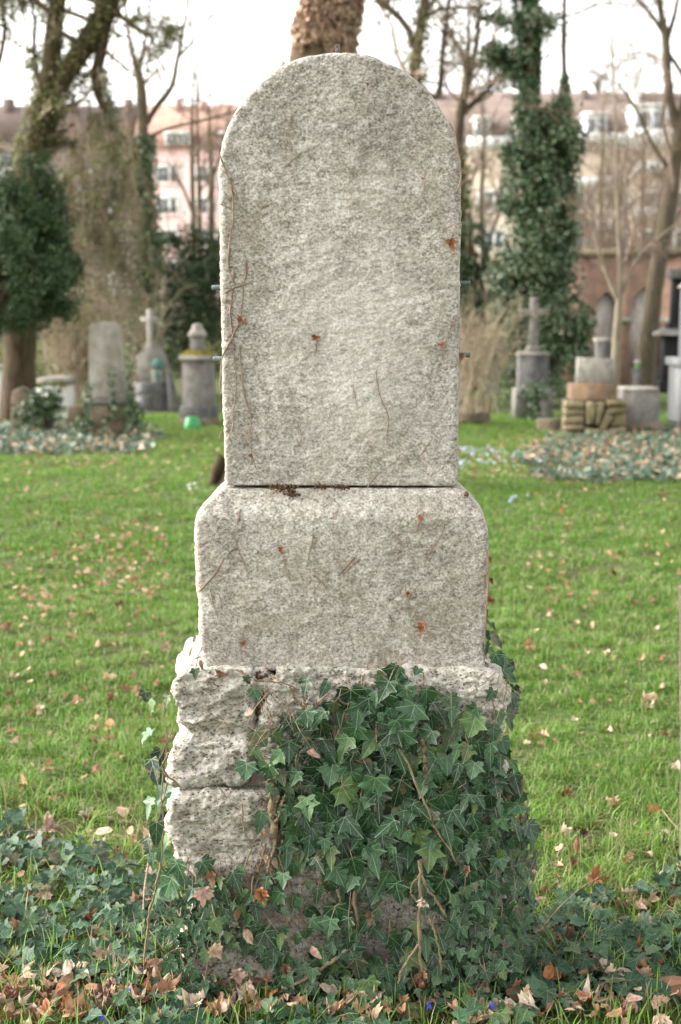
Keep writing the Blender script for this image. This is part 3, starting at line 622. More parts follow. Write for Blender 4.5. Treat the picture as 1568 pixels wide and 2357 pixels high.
# ivy clad tree left of the gravestone
rr = np.random.default_rng(13); d = 30.0
T3 = thing('ivy_clad_tree', at(330, 905, d), 'slim forked tree with green ivy sleeve on its trunk, in front of the pink house', 'tree')
mbx = MB(); Lt = plimb(mbx, [(332, 905, 40), (332, 700, 32), (338, 500, 28), (332, 350, 24), (327, 215, 24), (321, 170, 20), (310, 140, 12), (298, 108, 9), (290, 20, 6), (284, -60, 4)], d, n=40, sides=10, rough=0.12, seed=1)
Lr = plimb(mbx, [(338, 285, 14), (355, 250, 13), (390, 212, 12), (402, 195, 11), (403, 160, 10), (411, 128, 8), (421, 76, 7), (430, 20, 5), (436, -60, 3)], d, n=20, sides=8, rough=0.15, seed=2)
L5 = plimb(mbx, [(411, 130, 5), (440, 100, 4), (470, 60, 4), (494, 32, 3)], d, n=8, sides=6)
L6 = plimb(mbx, [(320, 175, 9), (327, 130, 8), (338, 80, 6), (345, 20, 5), (350, -40, 3)], d, n=8, sides=6)
L7 = plimb(mbx, [(325, 450, 15), (308, 440, 14), (286, 380, 13), (272, 340, 12), (258, 280, 12), (248, 230, 8), (236, 160, 5)], d, n=16, sides=8, rough=0.2)
L8 = plimb(mbx, [(322, 660, 22), (300, 640, 22), (275, 615, 18), (258, 575, 14), (250, 530, 10), (246, 470, 6)], d, n=14, sides=9, rough=0.25)
L9 = plimb(mbx, [(336, 320, 7), (381, 296, 7), (444, 282, 6), (517, 265, 5), (560, 250, 3)], d, n=14, sides=6)
build(mbx, 'trunk', M['bark'], T3, True)
bare_crown(T3, [Lt[24:], Lr, L5, L6, L7, L8, L9], rr, M['twig'], [(7, 0.4, 45, 0.05, 0.45, 0.18, 0.4), (4, 0.5, 40, 0.03, 0.5, 0.2, 0.25)])
mbx = MB()
C, dn = ring_points(Lt, 5200, rr, 0.10, 0.0, 0.62); leafcloud(mbx, C, 0.085, rr, dn, 1.3, 0.6)
C, dn = ring_points(L7, 900, rr, 0.08); leafcloud(mbx, C, 0.08, rr, dn, 1.3, 0.6); C, dn = ring_points(L8, 900, rr, 0.08, 0, 0.6); leafcloud(mbx, C, 0.08, rr, dn, 1.3, 0.6)
C = batch_points(np.stack([resample(np.array([[*at(x0, y0, d)], [*at(x1, y1, d)]]), 5) for (x0, y0, x1, y1) in ((248, 380, 285, 470), (215, 400, 262, 600), (352, 560, 360, 640))]), 1300, rr, 0.16); leafcloud(mbx, C, 0.08, rr, None, 1.3, 0.6)
build(mbx, 'ivy_foliage', M['ivy_far'], T3, kind='stuff')

# thin bare trees
def bare_tree(name, label, d, base, limbs, rr, bark='bark', spec=None, group=None, twig='twig', leaf=0, lmat=None, sleeve=None):
    t = thing(name, at(*base, d), label, 'tree', group); mbx = MB()
    Ls = [plimb(mbx, l, d, n=20, sides=9, rough=0.14, seed=i + 1) for i, l in enumerate(limbs)]
    build(mbx, 'trunk', M[bark], t, True)
    out = bare_crown(t, Ls, rr, M[twig], spec or [(8, 0.32, 45, 0.05, 0.5, 0.2, 0.5), (4, 0.5, 42, 0.03, 0.5, 0.2, 0.25), (2, 0.55, 40, 0.0, 0.6, 0.2, 0.15)])
    if leaf or sleeve:
        m3 = MB()
        if leaf: leafcloud(m3, batch_points(out[1][0], leaf, rr, 0.06), 0.07, rr, None, 1.4, 0.4)
        for (li, n, ex, a, b) in sleeve or ():
            C, dn = ring_points(Ls[li], n, rr, ex, a, b); leafcloud(m3, C, 0.085, rr, dn, 1.3, 0.6)
        build(m3, 'foliage', lmat or M['ivy_far'], t, kind='stuff')
    return t
g = 'thin bare trees in front of the pink house'
bare_tree('bare_tree', 'thin bare tree with two arms nearest the ivy clad trunk, before the pink house', 45, (448, 880), [[(448, 880, 14), (447, 546, 12), (442, 380, 10), (441, 275, 8), (446, 150, 4)], [(446, 500, 8), (425, 440, 7), (405, 400, 5), (385, 370, 3)]], np.random.default_rng(41), 'bark', group=g)
bare_tree('bare_tree', 'straight thin bare tree in the middle of three before the pink house', 46, (462, 880), [[(462, 880, 13), (460, 520, 11), (457, 360, 9), (452, 260, 6), (455, 120, 3)]], np.random.default_rng(42), 'bark', group=g)
bare_tree('bare_tree', 'thin bare tree right beside the slab edge before the pink house', 45, (486, 880), [[(486, 880, 18), (487, 530, 15), (487, 420, 13), (486, 330, 8), (480, 240, 5)], [(487, 420, 8), (500, 380, 7), (515, 330, 5), (530, 250, 3)]], np.random.default_rng(43), 'bark', group=g)
bare_tree('bare_tree', 'crooked branching tree with sparse green leaves above the right shoulder of the gravestone', 27, (965, 900),
          [[(970, 900, 34), (962, 500, 30), (951, 170, 28), (950, 130, 27), (960, 88, 26), (976, 46, 24), (984, 0, 22), (990, -150, 18), (985, -320, 10)], [(950, 110, 16), (946, 75, 16), (918, 38, 14), (890, 14, 12), (862, -4, 11), (800, -70, 6)],
           [(972, 200, 14), (1005, 240, 14), (1016, 190, 13), (1018, 120, 12), (1026, 70, 10), (1034, 0, 7), (1040, -90, 4)], [(985, 20, 12), (1015, -20, 9), (1060, -70, 6)]],
          np.random.default_rng(44), 'bark', [(16, 0.38, 50, 0.03, 0.45, 0.28, 0.4), (8, 0.5, 48, 0.0, 0.5, 0.28, 0.25), (3, 0.55, 45, 0.0, 0.6, 0.25, 0.15)], leaf=900, lmat=M['olive'], sleeve=[(0, 900, 0.07, 0.35, 0.75)])
bare_tree('bare_tree', 'slender twisting tree with upright arms between crooked tree and ivy giant', 30, (1058, 900),
          [[(1058, 900, 30), (1058, 500, 27), (1052, 300, 24), (1054, 254, 22), (1063, 211, 18), (1088, 176, 15), (1098, 130, 12), (1103, 60, 10), (1104, 0, 8), (1108, -120, 5)], [(1062, 240, 14), (1072, 170, 10), (1080, 110, 8), (1078, 60, 6), (1084, 0, 5)],
           [(1056, 270, 14), (1080, 245, 12), (1115, 215, 11), (1150, 178, 8), (1185, 130, 5)]], np.random.default_rng(45), 'bark', [(15, 0.36, 50, 0.03, 0.45, 0.26, 0.4), (7, 0.5, 45, 0.0, 0.5, 0.28, 0.25), (3, 0.55, 45, 0.0, 0.6, 0.25, 0.15)], leaf=500, lmat=M['olive'], sleeve=[(0, 1500, 0.10, 0.2, 0.55)])
# the ivy giant
rr = np.random.default_rng(14); d = 27.0
T6 = thing('ivy_giant', at(1235, 905, d), 'tall tree completely clad in dark green ivy behind the stone cross at the right', 'tree')
mbx = MB(); Lt = plimb(mbx, [(1245, 915, 64), (1240, 800, 56), (1235, 600, 50), (1225, 400, 42), (1215, 220, 36), (1222, 100, 32), (1212, 0, 30), (1205, -200, 24), (1200, -420, 14)], d, n=60, sides=12, rough=0.15, seed=2)
Lb = plimb(mbx, [(1295, 700, 16), (1305, 450, 14), (1302, 215, 12), (1297, 120, 11), (1300, 0, 9), (1302, -160, 6)], d + 0.3, n=24, sides=8, rough=0.15, seed=5)
L3 = [plimb(mbx, [(1212, 90, 9), (1185, 62, 8), (1150, 34, 6), (1118, 40, 5), (1086, 36, 3)], d, n=10, sides=7), plimb(mbx, [(1212, 195, 14), (1180, 165, 10), (1150, 130, 8), (1125, 110, 5)], d, n=10, sides=7),
      plimb(mbx, [(1222, 90, 7), (1260, 55, 6), (1300, 36, 5), (1345, 26, 4), (1390, 4, 3), (1440, 12, 2)], d, n=14, sides=7), plimb(mbx, [(1225, 300, 14), (1275, 260, 12), (1300, 215, 9)], d, n=8, sides=7)]
build(mbx, 'trunk', M['bark_dark'], T6, True)
lv = bare_crown(T6, L3 + [Lb, Lt[40:]], rr, M['twig'], [(8, 0.35, 50, 0.0, 0.4, 0.25, 0.4), (4, 0.5, 45, 0.0, 0.5, 0.25, 0.2)])
mbx = MB()
sl = lambda t_: np.interp(t_, [0, 0.06, 0.16, 0.31, 0.44, 0.535, 0.61, 0.69, 0.8, 1], [0.3, 0.44, 0.42, 0.30, 0.19, 0.06, 0.035, 0.09, 0.12, 0.12])
C, dn = ring_points(Lt, 52000, rr, sl); k = fbm(C * 2.6, 4, 15) > -0.10; leafcloud(mbx, C[k], 0.075, rr, dn[k] + np.array([0, 0, 0.5]), 1.25, 0.7)
C, dn = ring_points(Lb, 2200, rr, lambda q: np.interp(q, [0, .45, .55, 1], [.16, .14, .03, .02]), 0.0, 0.62); leafcloud(mbx, C, 0.09, rr, dn + np.array([0, 0, 0.4]), 1.25, 0.7)
for l, n_, tm in zip(L3, (420, 800, 160, 600), (.8, 1, .35, .9)): C, dn = ring_points(l, n_, rr, 0.15, 0, tm); C = C + rr.normal(size=C.shape) * .06; leafcloud(mbx, C, 0.085, rr, dn, 1.25, 0.6)
for (ex, ey, r_, n_) in ((1295, 330, 0.42, 1600), (1320, 740, 0.40, 1300), (1265, 640, 0.5, 1500), (1180, 760, 0.42, 1300), (1215, 560, 0.5, 1500), (1180, 470, 0.25, 500), (1140, 125, 0.24, 420), (1245, 420, 0.4, 1200), (1175, 640, .45, 1300), (1195, 700, .5, 1500), (1300, 800, .45, 1200), (1180, 830, .4, 900), (1240, 40, .34, 700), (1205, 120, .30, 500), (1180, 350, .25, 500), (1290, 520, .4, 900)):
    v = rr.normal(size=(n_, 3)); v /= np.linalg.norm(v, axis=1, keepdims=True); P = at(ex, ey, d - 0.2) + v * r_ * rr.uniform(0.3, 1.15, (n_, 1)); k = fbm(P * 3, 3, 16) > -0.1; leafcloud(mbx, P[k], 0.095, rr, v[k] + np.array([0, 0, 0.6]), 1.25, 0.7)
build(mbx, 'ivy_foliage', M['ivy_far'], T6, kind='stuff')
bare_tree('birch_tree', 'slender pale barked tree forking low behind the rubble stone grave', 22.0, (1415, 935),
          [[(1414, 940, 26), (1416, 880, 22), (1420, 760, 20), (1424, 690, 18), (1432, 620, 10), (1424, 540, 8), (1418, 412, 7), (1421, 292, 6), (1411, 220, 5), (1407, 60, 4), (1405, -60, 2)], [(1424, 695, 12), (1405, 650, 11), (1390, 612, 9), (1372, 560, 6), (1360, 480, 4)], [(1424, 690, 13), (1440, 650, 10), (1462, 600, 7), (1500, 560, 5), (1550, 520, 3)], [(1424, 680, 9), (1436, 560, 7), (1440, 430, 5), (1446, 300, 3)]],
          np.random.default_rng(46), 'bark_pale', [(9, 0.28, 42, 0.05, 0.45, 0.2, 0.35), (5, 0.5, 42, 0.03, 0.5, 0.2, 0.2), (2, 0.55, 40, 0.0, 0.6, 0.2, 0.12)])
bare_tree('leaning_bare_tree', 'thick leafless tree leaning right at the right edge behind the grey block', 28.5, (1478, 905),
          [[(1474, 912, 58), (1479, 886, 46), (1490, 807, 42), (1500, 721, 40), (1510, 635, 38), (1532, 516, 38), (1546, 430, 38), (1560, 330, 34), (1566, 290, 30), (1590, 180, 22), (1640, 0, 14), (1690, -150, 8)],
           [(1562, 310, 22), (1552, 260, 20), (1541, 234, 19), (1535, 150, 18), (1534, 82, 18), (1522, 40, 14), (1518, 0, 12), (1500, -120, 7)], [(1534, 85, 11), (1510, 48, 9), (1488, 20, 8), (1464, -4, 7), (1430, -50, 4)], [(1536, 90, 12), (1552, 40, 10), (1560, 0, 8), (1570, -80, 5)],
           [(1546, 400, 12), (1500, 330, 9), (1470, 260, 7), (1440, 210, 5), (1420, 190, 3)], [(1536, 120, 10), (1565, 160, 9), (1600, 220, 7), (1640, 250, 4)]],
          np.random.default_rng(47), 'bark', [(9, 0.3, 50, 0.03, 0.4, 0.22, 0.5), (5, 0.5, 45, 0.0, 0.5, 0.22, 0.3), (3, 0.55, 42, 0.0, 0.6, 0.2, 0.15)])
for k, (x_, dd, lab) in enumerate(((1385, 52, 'bare grey tree with fine twigs before the beige house, left of the white tower'), (1480, 56, 'bare grey tree with fine twigs right below the white tower'), (1110, 50, 'bare grey tree with fine twigs before the beige house, just right of the gravestone top'), (1640, 50, 'bare grey tree beyond the right picture edge before the beige house'), (200, 48, 'bare grey tree with fine twigs before the grey house at the left'), (60, 50, 'bare grey tree with fine twigs behind the leaning tree'))):
    bare_tree('bare_tree', lab, dd, (x_, 880), [[(x_, 880, 16), (x_ + 4, 650, 14), (x_ - 3, 450, 10), (x_ + 5, 330, 6), (x_ + 2, 250, 3)], [(x_, 620, 8), (x_ + 40, 480, 6), (x_ + 55, 350, 3)], [(x_, 660, 8), (x_ - 35, 520, 6), (x_ - 50, 380, 3)]],
              np.random.default_rng(60 + k), 'bark', [(10, 0.3, 40, 0.05, 0.5, 0.15, 1.0), (6, 0.5, 40, 0.04, 0.5, 0.18, 0.5), (4, 0.55, 38, 0.02, 0.6, 0.18, 0.3)])
# low hedge far behind the graves
rr = np.random.default_rng(15)
n = 26000; C = np.stack([rr.uniform(-22, 22, n), 39 + rr.normal(size=n) * 0.9, np.abs(rr.normal(size=n)) * 0.75 + 0.1], -1); C[:, 2] *= 1 + 0.6 * fbm(C * np.array([0.35, 0.35, 0]), 3, 19); C = C[(C[:, 0] < 5.5)]
mbx = MB(); leafcloud(mbx, C, 0.13, rr, None, 1.5, 0.3); build(mbx, 'far_hedge', M['olive'], None, kind='stuff')

# ================================================================== OTHER GRAVES
def prism(mb, poly, y0, y1, bev=0.0):
    """Extrude an outline (x,z) from y0 (front) to y1 with a bevelled front edge."""
    P = np.asarray(poly, float); n = len(P); c = P.mean(0)
    def ring(s, y): q = c + (P - c) * s; return np.c_[q[:, 0], np.full(n, y), q[:, 1]]
    w_ = np.ptp(P[:, 0]); s = 1 - 2 * bev / max(w_, 1e-3)
    Rs = [ring(s, y0), ring(1, y0 + bev), ring(1, y1)] if bev else [ring(1, y0), ring(1, y1)]
    k = len(Rs); i = np.arange(k * n).reshape(k, n); q = []
    for j in range(k - 1):
        q.append(np.stack([i[j], np.roll(i[j], -1), np.roll(i[j + 1], -1), i[j + 1]], -1))
    mb.add(np.concatenate(Rs), [np.concatenate(q)[:, ::-1].copy(), i[0:1].copy(), i[-1:, ::-1].copy()]); return mb
class Grave:
    def __init__(s, name, label, d, cx, cat='gravestone', group=None):
        s.d, s.u = d, d / FPX; s.b = at(cx, CY, d); s.t = thing(name, (s.b[0], d - DIST, 0), label, cat, group)
        s.y = d - DIST
    def x(s, px_): return (px_ - CX) * s.u
    def z(s, py_): return at(784, py_, s.d)[2]
    def part(s, name, mat, pts, depth, dy=0.0, bev=0.012):
        mb = MB(); prism(mb, [(s.x(a), s.z(b)) for a, b in pts], s.y + dy, s.y + dy + depth, bev); return build(mb, name, mat, s.t)
    def block(s, name, mat, x0, x1, y0, y1, depth, dy=0.0, top=1.0, bev=0.012):
        zb, zt = s.z(y1), s.z(y0); w_ = (s.x(x1) - s.x(x0)); c = (s.x(x0) + s.x(x1)) / 2; me = MB()
        a, b = w_ / 2, depth / 2
        prof = [(-0.0, zb), (0, zt - bev)]
        V = []
        for (ins, z_) in ((0, zb), (0, zb + 0.001), (-1, zt - bev), (-2, zt)):
            sx = a * (1 if ins == 0 else top) - (bev if ins == -2 else 0); sy = b * (1 if ins == 0 else top) - (bev if ins == -2 else 0)
            V += [[c - sx, s.y + dy + b - sy, z_], [c + sx, s.y + dy + b - sy, z_], [c + sx, s.y + dy + b + sy, z_], [c - sx, s.y + dy + b + sy, z_]]
        i = np.arange(16).reshape(4, 4); q = [np.stack([i[j], np.roll(i[j], -1), np.roll(i[j + 1], -1), i[j + 1]], -1) for j in range(3)]
        me.add(V, [np.concatenate(q), i[3:4].copy(), i[0:1, ::-1].copy()]); return build(me, name, mat, s.t)
G = Grave('tall_stele', 'tall tapering pale stele with rounded top and creeping ivy left of the lawn', 19.6, 248)
G.part('base', M['g_brown'], [(200, 1016), (296, 1016), (297, 930), (201, 930)], 0.42, -0.05)
G.part('ledge', M['g_grey'], [(197, 930), (301, 930), (299, 920), (199, 920)], 0.46, -0.07)
G.part('shaft', M['g_pale'], [(206, 920), (290, 920), (287, 870), (278, 790), (274, 755), (268, 743), (240, 740), (215, 744), (210, 752), (208, 800)], 0.30, 0.0, 0.02)
rr = np.random.default_rng(71); mbx = MB()
for (x0, y0, x1, y1, n_, s_) in ((205, 1000, 205, 880, 60, .04), (262, 960, 258, 850, 40, .03), (230, 985, 290, 940, 16, .06), (300, 985, 298, 850, 70, .045), (240, 1010, 262, 930, 16, .04), (196, 960, 186, 1000, 60, .08), (318, 985, 312, 930, 110, .08)):
    q = np.linspace(0, 1, n_)[:, None]; C = (at(x0, y0, 19.45) * (1 - q) + at(x1, y1, 19.45) * q) + rr.normal(size=(n_, 3)) * s_ * np.array([1, .5, 1]); leafcloud(mbx, C, 0.075, rr, np.array([0, -0.9, 0.5]), 1.2, 0.6)
build(mbx, 'creeping_ivy', M['ivy_far'], G.t, kind='stuff')
G = Grave('medallion_grave', 'grey grave with slim stone cross on top and green bronze medallion and wreath', 25.6, 350)
G.block('base', M['g_dark'], 312, 390, 880, 948, 0.5, -0.05); G.part('body', M['g_grey'], [(318, 882), (386, 882), (384, 828), (372, 806), (352, 799), (338, 801), (330, 812), (318, 816)], 0.34, 0.02)
G.block('cross_foot', M['g_grey'], 334, 362, 788, 800, 0.2, 0.1, 0.7)
G.block('cross_shaft', M['g_pale'], 339, 352, 711, 790, 0.10, 0.14); G.block('cross_arm', M['g_pale'], 325, 366, 729, 740, 0.098, 0.141)
mbx = MB(); c_ = at(363, 838, 25.6); n_ = 24; th = np.arange(n_) * 2 * np.pi / n_
prism(mbx, [(c_[0] + 0.105 * math.cos(a), c_[2] + 0.105 * math.sin(a)) for a in th], G.y - 0.02, G.y + 0.03, 0.012); mo = build(mbx, 'medallion', M['patina'], G.t)
mbx = MB(); prism(mbx, [(c_[0] + 0.035 * math.cos(a), c_[2] + 0.01 + 0.05 * math.sin(a)) for a in th], G.y - 0.045, G.y - 0.018, 0.01); build(mbx, 'portrait_relief', M['patina'], mo)
G.part('wreath_ribbon', M['g_pale'], [(355, 908), (368, 908), (377, 852), (349, 852)], 0.03, -0.015, 0.005); G.part('wreath_leaf', M['patina'], [(360, 902), (365, 902), (369, 855), (357, 855)], 0.02, -0.03, 0.004)
G.block('name_plate', M['g_smooth'], 316, 347, 882, 904, 0.04, -0.095, 1.0, 0.004); G.block('name_plate', M['g_smooth'], 316, 347, 912, 936, 0.04, -0.095, 1.0, 0.004)
G = Grave('urn_pillar', 'squat grey pillar grave with yellow mossy cap and bulbous stone finial', 21.9, 455)
G.block('base', M['g_brown'], 413, 499, 962, 985, 0.62, -0.10); G.block('plinth', M['g_dark'], 414, 497, 936, 962, 0.56, -0.07); G.block('body', M['g_grey'], 420, 491, 828, 936, 0.46, 0.0, 0.98)
G.block('cornice', M['g_pale'], 414, 497, 818, 828, 0.54, -0.05); G.block('mossy_cap', M['g_mossy'], 415, 495, 806, 818, 0.52, -0.04, 0.66); G.block('neck', M['g_grey'], 438, 470, 778, 806, 0.2, 0.12)
mbx = MB(); lathe(mbx, (G.x(454), G.y + 0.22, G.z(779)), [(0.10, 0), (0.145, 0.03), (0.148, 0.07), (0.11, 0.12), (0.085, 0.155), (0.085, 0.19), (0.05, 0.222), (0.0, 0.23)], 16); build(mbx, 'finial', M['g_pale'], G.t, True)
# green plastic tub lying before it
mbx = MB(); p = at(443, 984, 21.3); prof = [(0.125, 0.0), (0.122, 0.02), (0.095, 0.145), (0.085, 0.155)]; lathe(mbx, (p[0], p[1], 0.02), prof, 18); tb = thing('flower_tub', (p[0], p[1], 0), 'bright green plastic flower tub upside down before the mossy capped pillar', 'tub')
build(mbx, 'tub_body', M['green_plastic'], tb, True); mbx = MB(); lathe(mbx, (p[0], p[1], 0.0), [(0.135, 0), (0.14, 0.012), (0.135, 0.024)], 18); build(mbx, 'rim', M['green_plastic'], tb, True)
G = Grave('white_tomb', 'white box tomb with thick mossy lid, between the leaning trunk and the tall stele', 26.5, 120)
G.block('body', M['g_white'], 86, 158, 886, 950, 0.7, 0.0); G.part('lid', M['g_pale'], [(82, 886), (162, 886), (162, 874), (150, 869), (120, 867), (95, 869), (83, 874)], 0.8, -0.05); G.block('moss_band', M['g_mossy'], 83, 161, 881, 887, 0.02, -0.066, 1, 0.003); G.block('base', M['g_brown'], 82, 163, 948, 962, 0.8, -0.06)
G = Grave('white_tomb', 'plain white tomb cut by the left picture edge behind the dark trunk', 25.5, -30)
G.block('body', M['g_white'], -70, 14, 852, 945, 0.6); G.block('base', M['g_brown'], -75, 18, 945, 962, 0.7, -0.04); G.block('lid', M['g_pale'], -74, 17, 842, 852, 0.68, -0.04)
G = Grave('pointed_headstone', 'low grey green pointed headstone leaning before the dark trunk', 20.8, 50)
G.part('slab', M['g_brown'], [(24, 992), (78, 992), (78, 908), (66, 897), (50, 890), (30, 900), (27, 915)], 0.16)
G = Grave('broken_stele', 'short reddish broken stele overgrown with ivy beside the pointed headstone', 20.2, 97)
G.part('slab', M['g_red'], [(80, 1000), (104, 1000), (104, 915), (82, 905)], 0.2); G.part('side', M['g_dark'], [(104.5, 1000), (119, 1000), (114, 925), (104.5, 914)], 0.22, 0.02)
mbx = MB(); C = np.concatenate([at(95, 930, 20.05) + rr.normal(size=(260, 3)) * np.array([.11, .06, .13]), at(125, 925, 20.05) + rr.normal(size=(170, 3)) * np.array([.06, .06, .10]), at(70, 960, 20.05) + rr.normal(size=(170, 3)) * np.array([.12, .06, .10])]); C[:, 2] = np.maximum(C[:, 2], .03)
leafcloud(mbx, C, 0.075, rr, np.array([0, -0.6, 0.6]), 1.2, 0.5); build(mbx, 'creeping_ivy', M['ivy_far'], G.t, kind='stuff')
G = Grave('low_stone', 'small low kerb stone half hidden in ivy left of the tall stele', 21.5, 172); G.part('slab', M['g_brown'], [(150, 985), (192, 985), (190, 938), (182, 934), (156, 936)], 0.25)
G = Grave('sandstone_stele', 'narrow red sandstone stele between the tall stele and the medallion grave', 28, 306); G.part('slab', M['g_red'], [(299, 935), (316, 935), (315, 862), (307, 855), (300, 860)], 0.2)
G = Grave('leaning_slab', 'dark mossy slab leaning against the medallion grave', 25.2, 400); G.part('slab', M['g_dark'], [(386, 948), (412, 948), (410, 925), (390, 848), (384, 850)], 0.12, 0.1)
G = Grave('stone_cross_grave', 'weathered stone cross on a tall two tier pedestal right of the gravestone', 23.2, 1229)
G.part('base', M['g_grey'], [(1184, 968), (1218, 968), (1220, 920), (1240, 920), (1244, 968), (1273, 968), (1270, 896), (1186, 896)], 0.5, -0.03); G.block('base_core', M['g_dark'], 1190, 1268, 898, 968, 0.40, 0.04)
G.block('pedestal', M['g_dark'], 1194, 1263, 818, 896, 0.42, 0.01, 0.985); G.block('pedestal_cap', M['g_grey'], 1191, 1265, 810, 818, 0.46, -0.01, 0.93, 0.006)
G.part('cross_foot', M['g_grey'], [(1211, 811), (1246, 811), (1240, 796), (1217, 796)], 0.22, 0.1)
G.part('cross_shaft', M['g_grey'], [(1218.5, 797), (1239.5, 797), (1238, 690), (1240, 684), (1219, 684), (1221, 690)], 0.15, 0.13); G.part('cross_arm', M['g_grey'], [(1196, 731), (1196, 708), (1204, 711), (1254, 711), (1262, 708), (1262, 731), (1254, 728), (1204, 728)], 0.146, 0.132)
rr = np.random.default_rng(72); mbx = MB(); C = at(1232, 905, 22.85) + rr.normal(size=(170, 3)) * np.array([.12, .05, .07]); leafcloud(mbx, C, 0.075, rr, np.array([0, -.8, .5]), 1.2, .6); C = at(1232, 960, 22.8) + rr.normal(size=(120, 3)) * np.array([.07, .05, .12]); leafcloud(mbx, C, 0.07, rr, np.array([0, -.8, .5]), 1.2, .6); build(mbx, 'creeping_ivy', M['ivy_far'], G.t, kind='stuff')
G = Grave('small_stele', 'small distant grey stele behind the bare bush right of the gravestone', 31.5, 1132); G.block('base', M['g_grey'], 1116, 1150, 880, 912, 0.35, -0.05); G.part('slab', M['g_pale'], [(1120, 880), (1146, 880), (1144, 838), (1133, 828), (1122, 838)], 0.2)
# rubble grave, stone by stone
G = Grave('rubble_stone_grave', 'ochre rubble stone grave base carrying a red brown block and pale upright slab', 19.7, 1368)
G.part('upright_slab', M['g_pale'], [(1330, 884), (1416, 884), (1414, 826), (1331, 824)], 0.12, 0.14); G.block('red_block', M['g_redbrown'], 1315, 1420, 884, 921, 0.45, 0.0, 0.98)
build(MB().box((G.x(1368), G.y + 0.3, G.z(1008) / 2 + G.z(922) / 2), (G.x(1432) - G.x(1304), 0.42, G.z(922) - G.z(1012))), 'rubble_core', M['mortar'], G.t)
rr = np.random.default_rng(73)
def rubble(pts, dep):
    c = np.mean(pts, 0); q = [(c[0] + (a - c[0]) * 0.96 + rr.normal() * 0.8, c[1] + (b - c[1]) * 0.93 + rr.normal() * 0.6) for a, b in pts]
    G.part('stone', M['g_rubble'], q, 0.25, -dep, 0.014)
for pts in ([(1299, 923), (1345, 922), (1345, 938), (1299, 940)], [(1298, 941), (1346, 940), (1345, 956), (1297, 957)], [(1298, 958), (1345, 957), (1344, 975), (1297, 977)], [(1297, 978), (1343, 976), (1340, 990), (1297, 992)], [(1296, 993), (1338, 991), (1334, 1010), (1295, 1010)],
            [(1347, 922), (1370, 922), (1366, 978), (1348, 980)], [(1371, 922), (1393, 922), (1378, 982), (1368, 979)], [(1394, 922), (1440, 922), (1441, 932), (1400, 933), (1391, 940)], [(1398, 935), (1441, 934), (1441, 952), (1396, 953), (1388, 948)],
            [(1390, 950), (1412, 955), (1392, 992), (1376, 988)], [(1414, 955), (1441, 954), (1441, 980), (1404, 982)], [(1402, 984), (1441, 982), (1440, 1008), (1392, 1008)], [(1344, 982), (1376, 986), (1388, 994), (1386, 1010), (1340, 1010)]):
    rubble(pts, 0.05 + rr.uniform(0, 0.06))
G = Grave('low_kerb', 'low mossy stone kerb between the stone cross and the rubble grave', 20.6, 1270); G.block('slab', M['g_brown'], 1242, 1300, 966, 995, 0.4)
G = Grave('low_kerb', 'low mossy kerb with red brown leaves right beside the gravestone', 22.0, 1090); G.block('slab', M['g_brown'], 1040, 1128, 938, 972, 0.35)
G = Grave('block_headstone', 'plain square grey block headstone right of the rubble stone grave', 20.2, 1476)
G.block('block', M['g_grey'], 1434, 1518, 898, 975, 0.5, 0.0, 0.98); G.block('top_slab', M['g_pale'], 1433, 1516, 892, 898, 0.52, -0.01, 0.96, 0.008); G.block('base', M['g_brown'], 1438, 1522, 975, 1006, 0.6, -0.06)
G = Grave('black_obelisk', 'black polished obelisk monument with white topped pedestal at the right edge', 27, 1545)
G.block('base', M['g_black'], 1519, 1571, 876, 905, 0.6, -0.06); G.block('pedestal', M['g_black'], 1526, 1566, 772, 876, 0.45); G.block('cornice', M['g_pale'], 1512, 1580, 764, 772, 0.62, -0.08); G.block('cornice_slope', M['g_smooth'], 1516, 1576, 756, 764, 0.58, -0.06, 0.7); G.block('foot', M['g_black'], 1536, 1574, 742, 756, 0.34, 0.06); G.block('shaft', M['g_black'], 1543, 1572, 640, 742, 0.26, 0.1, 0.9); G.block('cap', M['g_dark'], 1536, 1578, 618, 640, 0.34, 0.06)
G = Grave('grey_monument', 'smooth light grey column monument cut by the right picture edge', 20.9, 1590)
G.block('body', M['g_smooth'], 1565, 1664, 842, 972, 0.8); G.block('body_slab', M['g_smooth'], 1557, 1672, 824, 842, 0.9, -0.05); G.block('column', M['g_smooth'], 1580, 1650, 660, 824, 0.5, 0.12); G.block('column_cap', M['g_pale'], 1573, 1657, 648, 660, 0.6, 0.07, 0.8); G.block('base', M['g_dark'], 1574, 1670, 972, 990, 0.9, -0.05)
G = Grave('dark_cross_stele', 'small dark obelisk on a dark block left of the birch', 30, 1342); G.block('base', M['g_dark'], 1328, 1356, 812, 902, 0.3); G.block('cornice', M['g_smooth'], 1325, 1359, 806, 812, 0.34, -0.02); G.block('foot', M['g_black'], 1331, 1353, 798, 806, 0.24, 0.02); G.block('shaft', M['g_black'], 1337, 1347, 740, 798, 0.1, 0.08, 0.7)
G = Grave('small_stele', 'small grey stele with flat cap in front of the first brick niche', 33, 1386); G.block('slab', M['g_dark'], 1371, 1402, 786, 900, 0.3); G.block('cap', M['g_pale'], 1368, 1406, 778, 786, 0.36, -0.02)
G = Grave('grave_lantern', 'small grave lantern with white lid beside the birch trunk', 26, 1466, 'lantern'); G.block('post', M['g_dark'], 1460, 1472, 848, 925, 0.1); G.block('lamp_body', M['plantgreen'], 1460, 1471, 836, 848, 0.085, 0.008); G.block('lid', M['g_pale'], 1458, 1473, 828, 836, 0.12, -0.008, 0.8)
# headstone whose edge just enters the picture at the right
d_ = 3.82; p0, p1 = at(1563, 2015, 3.97), at(1561.5, 1345, 3.97)
eh = thing('cropped_headstone', (p0[0] + 0.25, d_ - DIST, 0), 'brown grey headstone edge just entering at the right picture edge', 'gravestone')

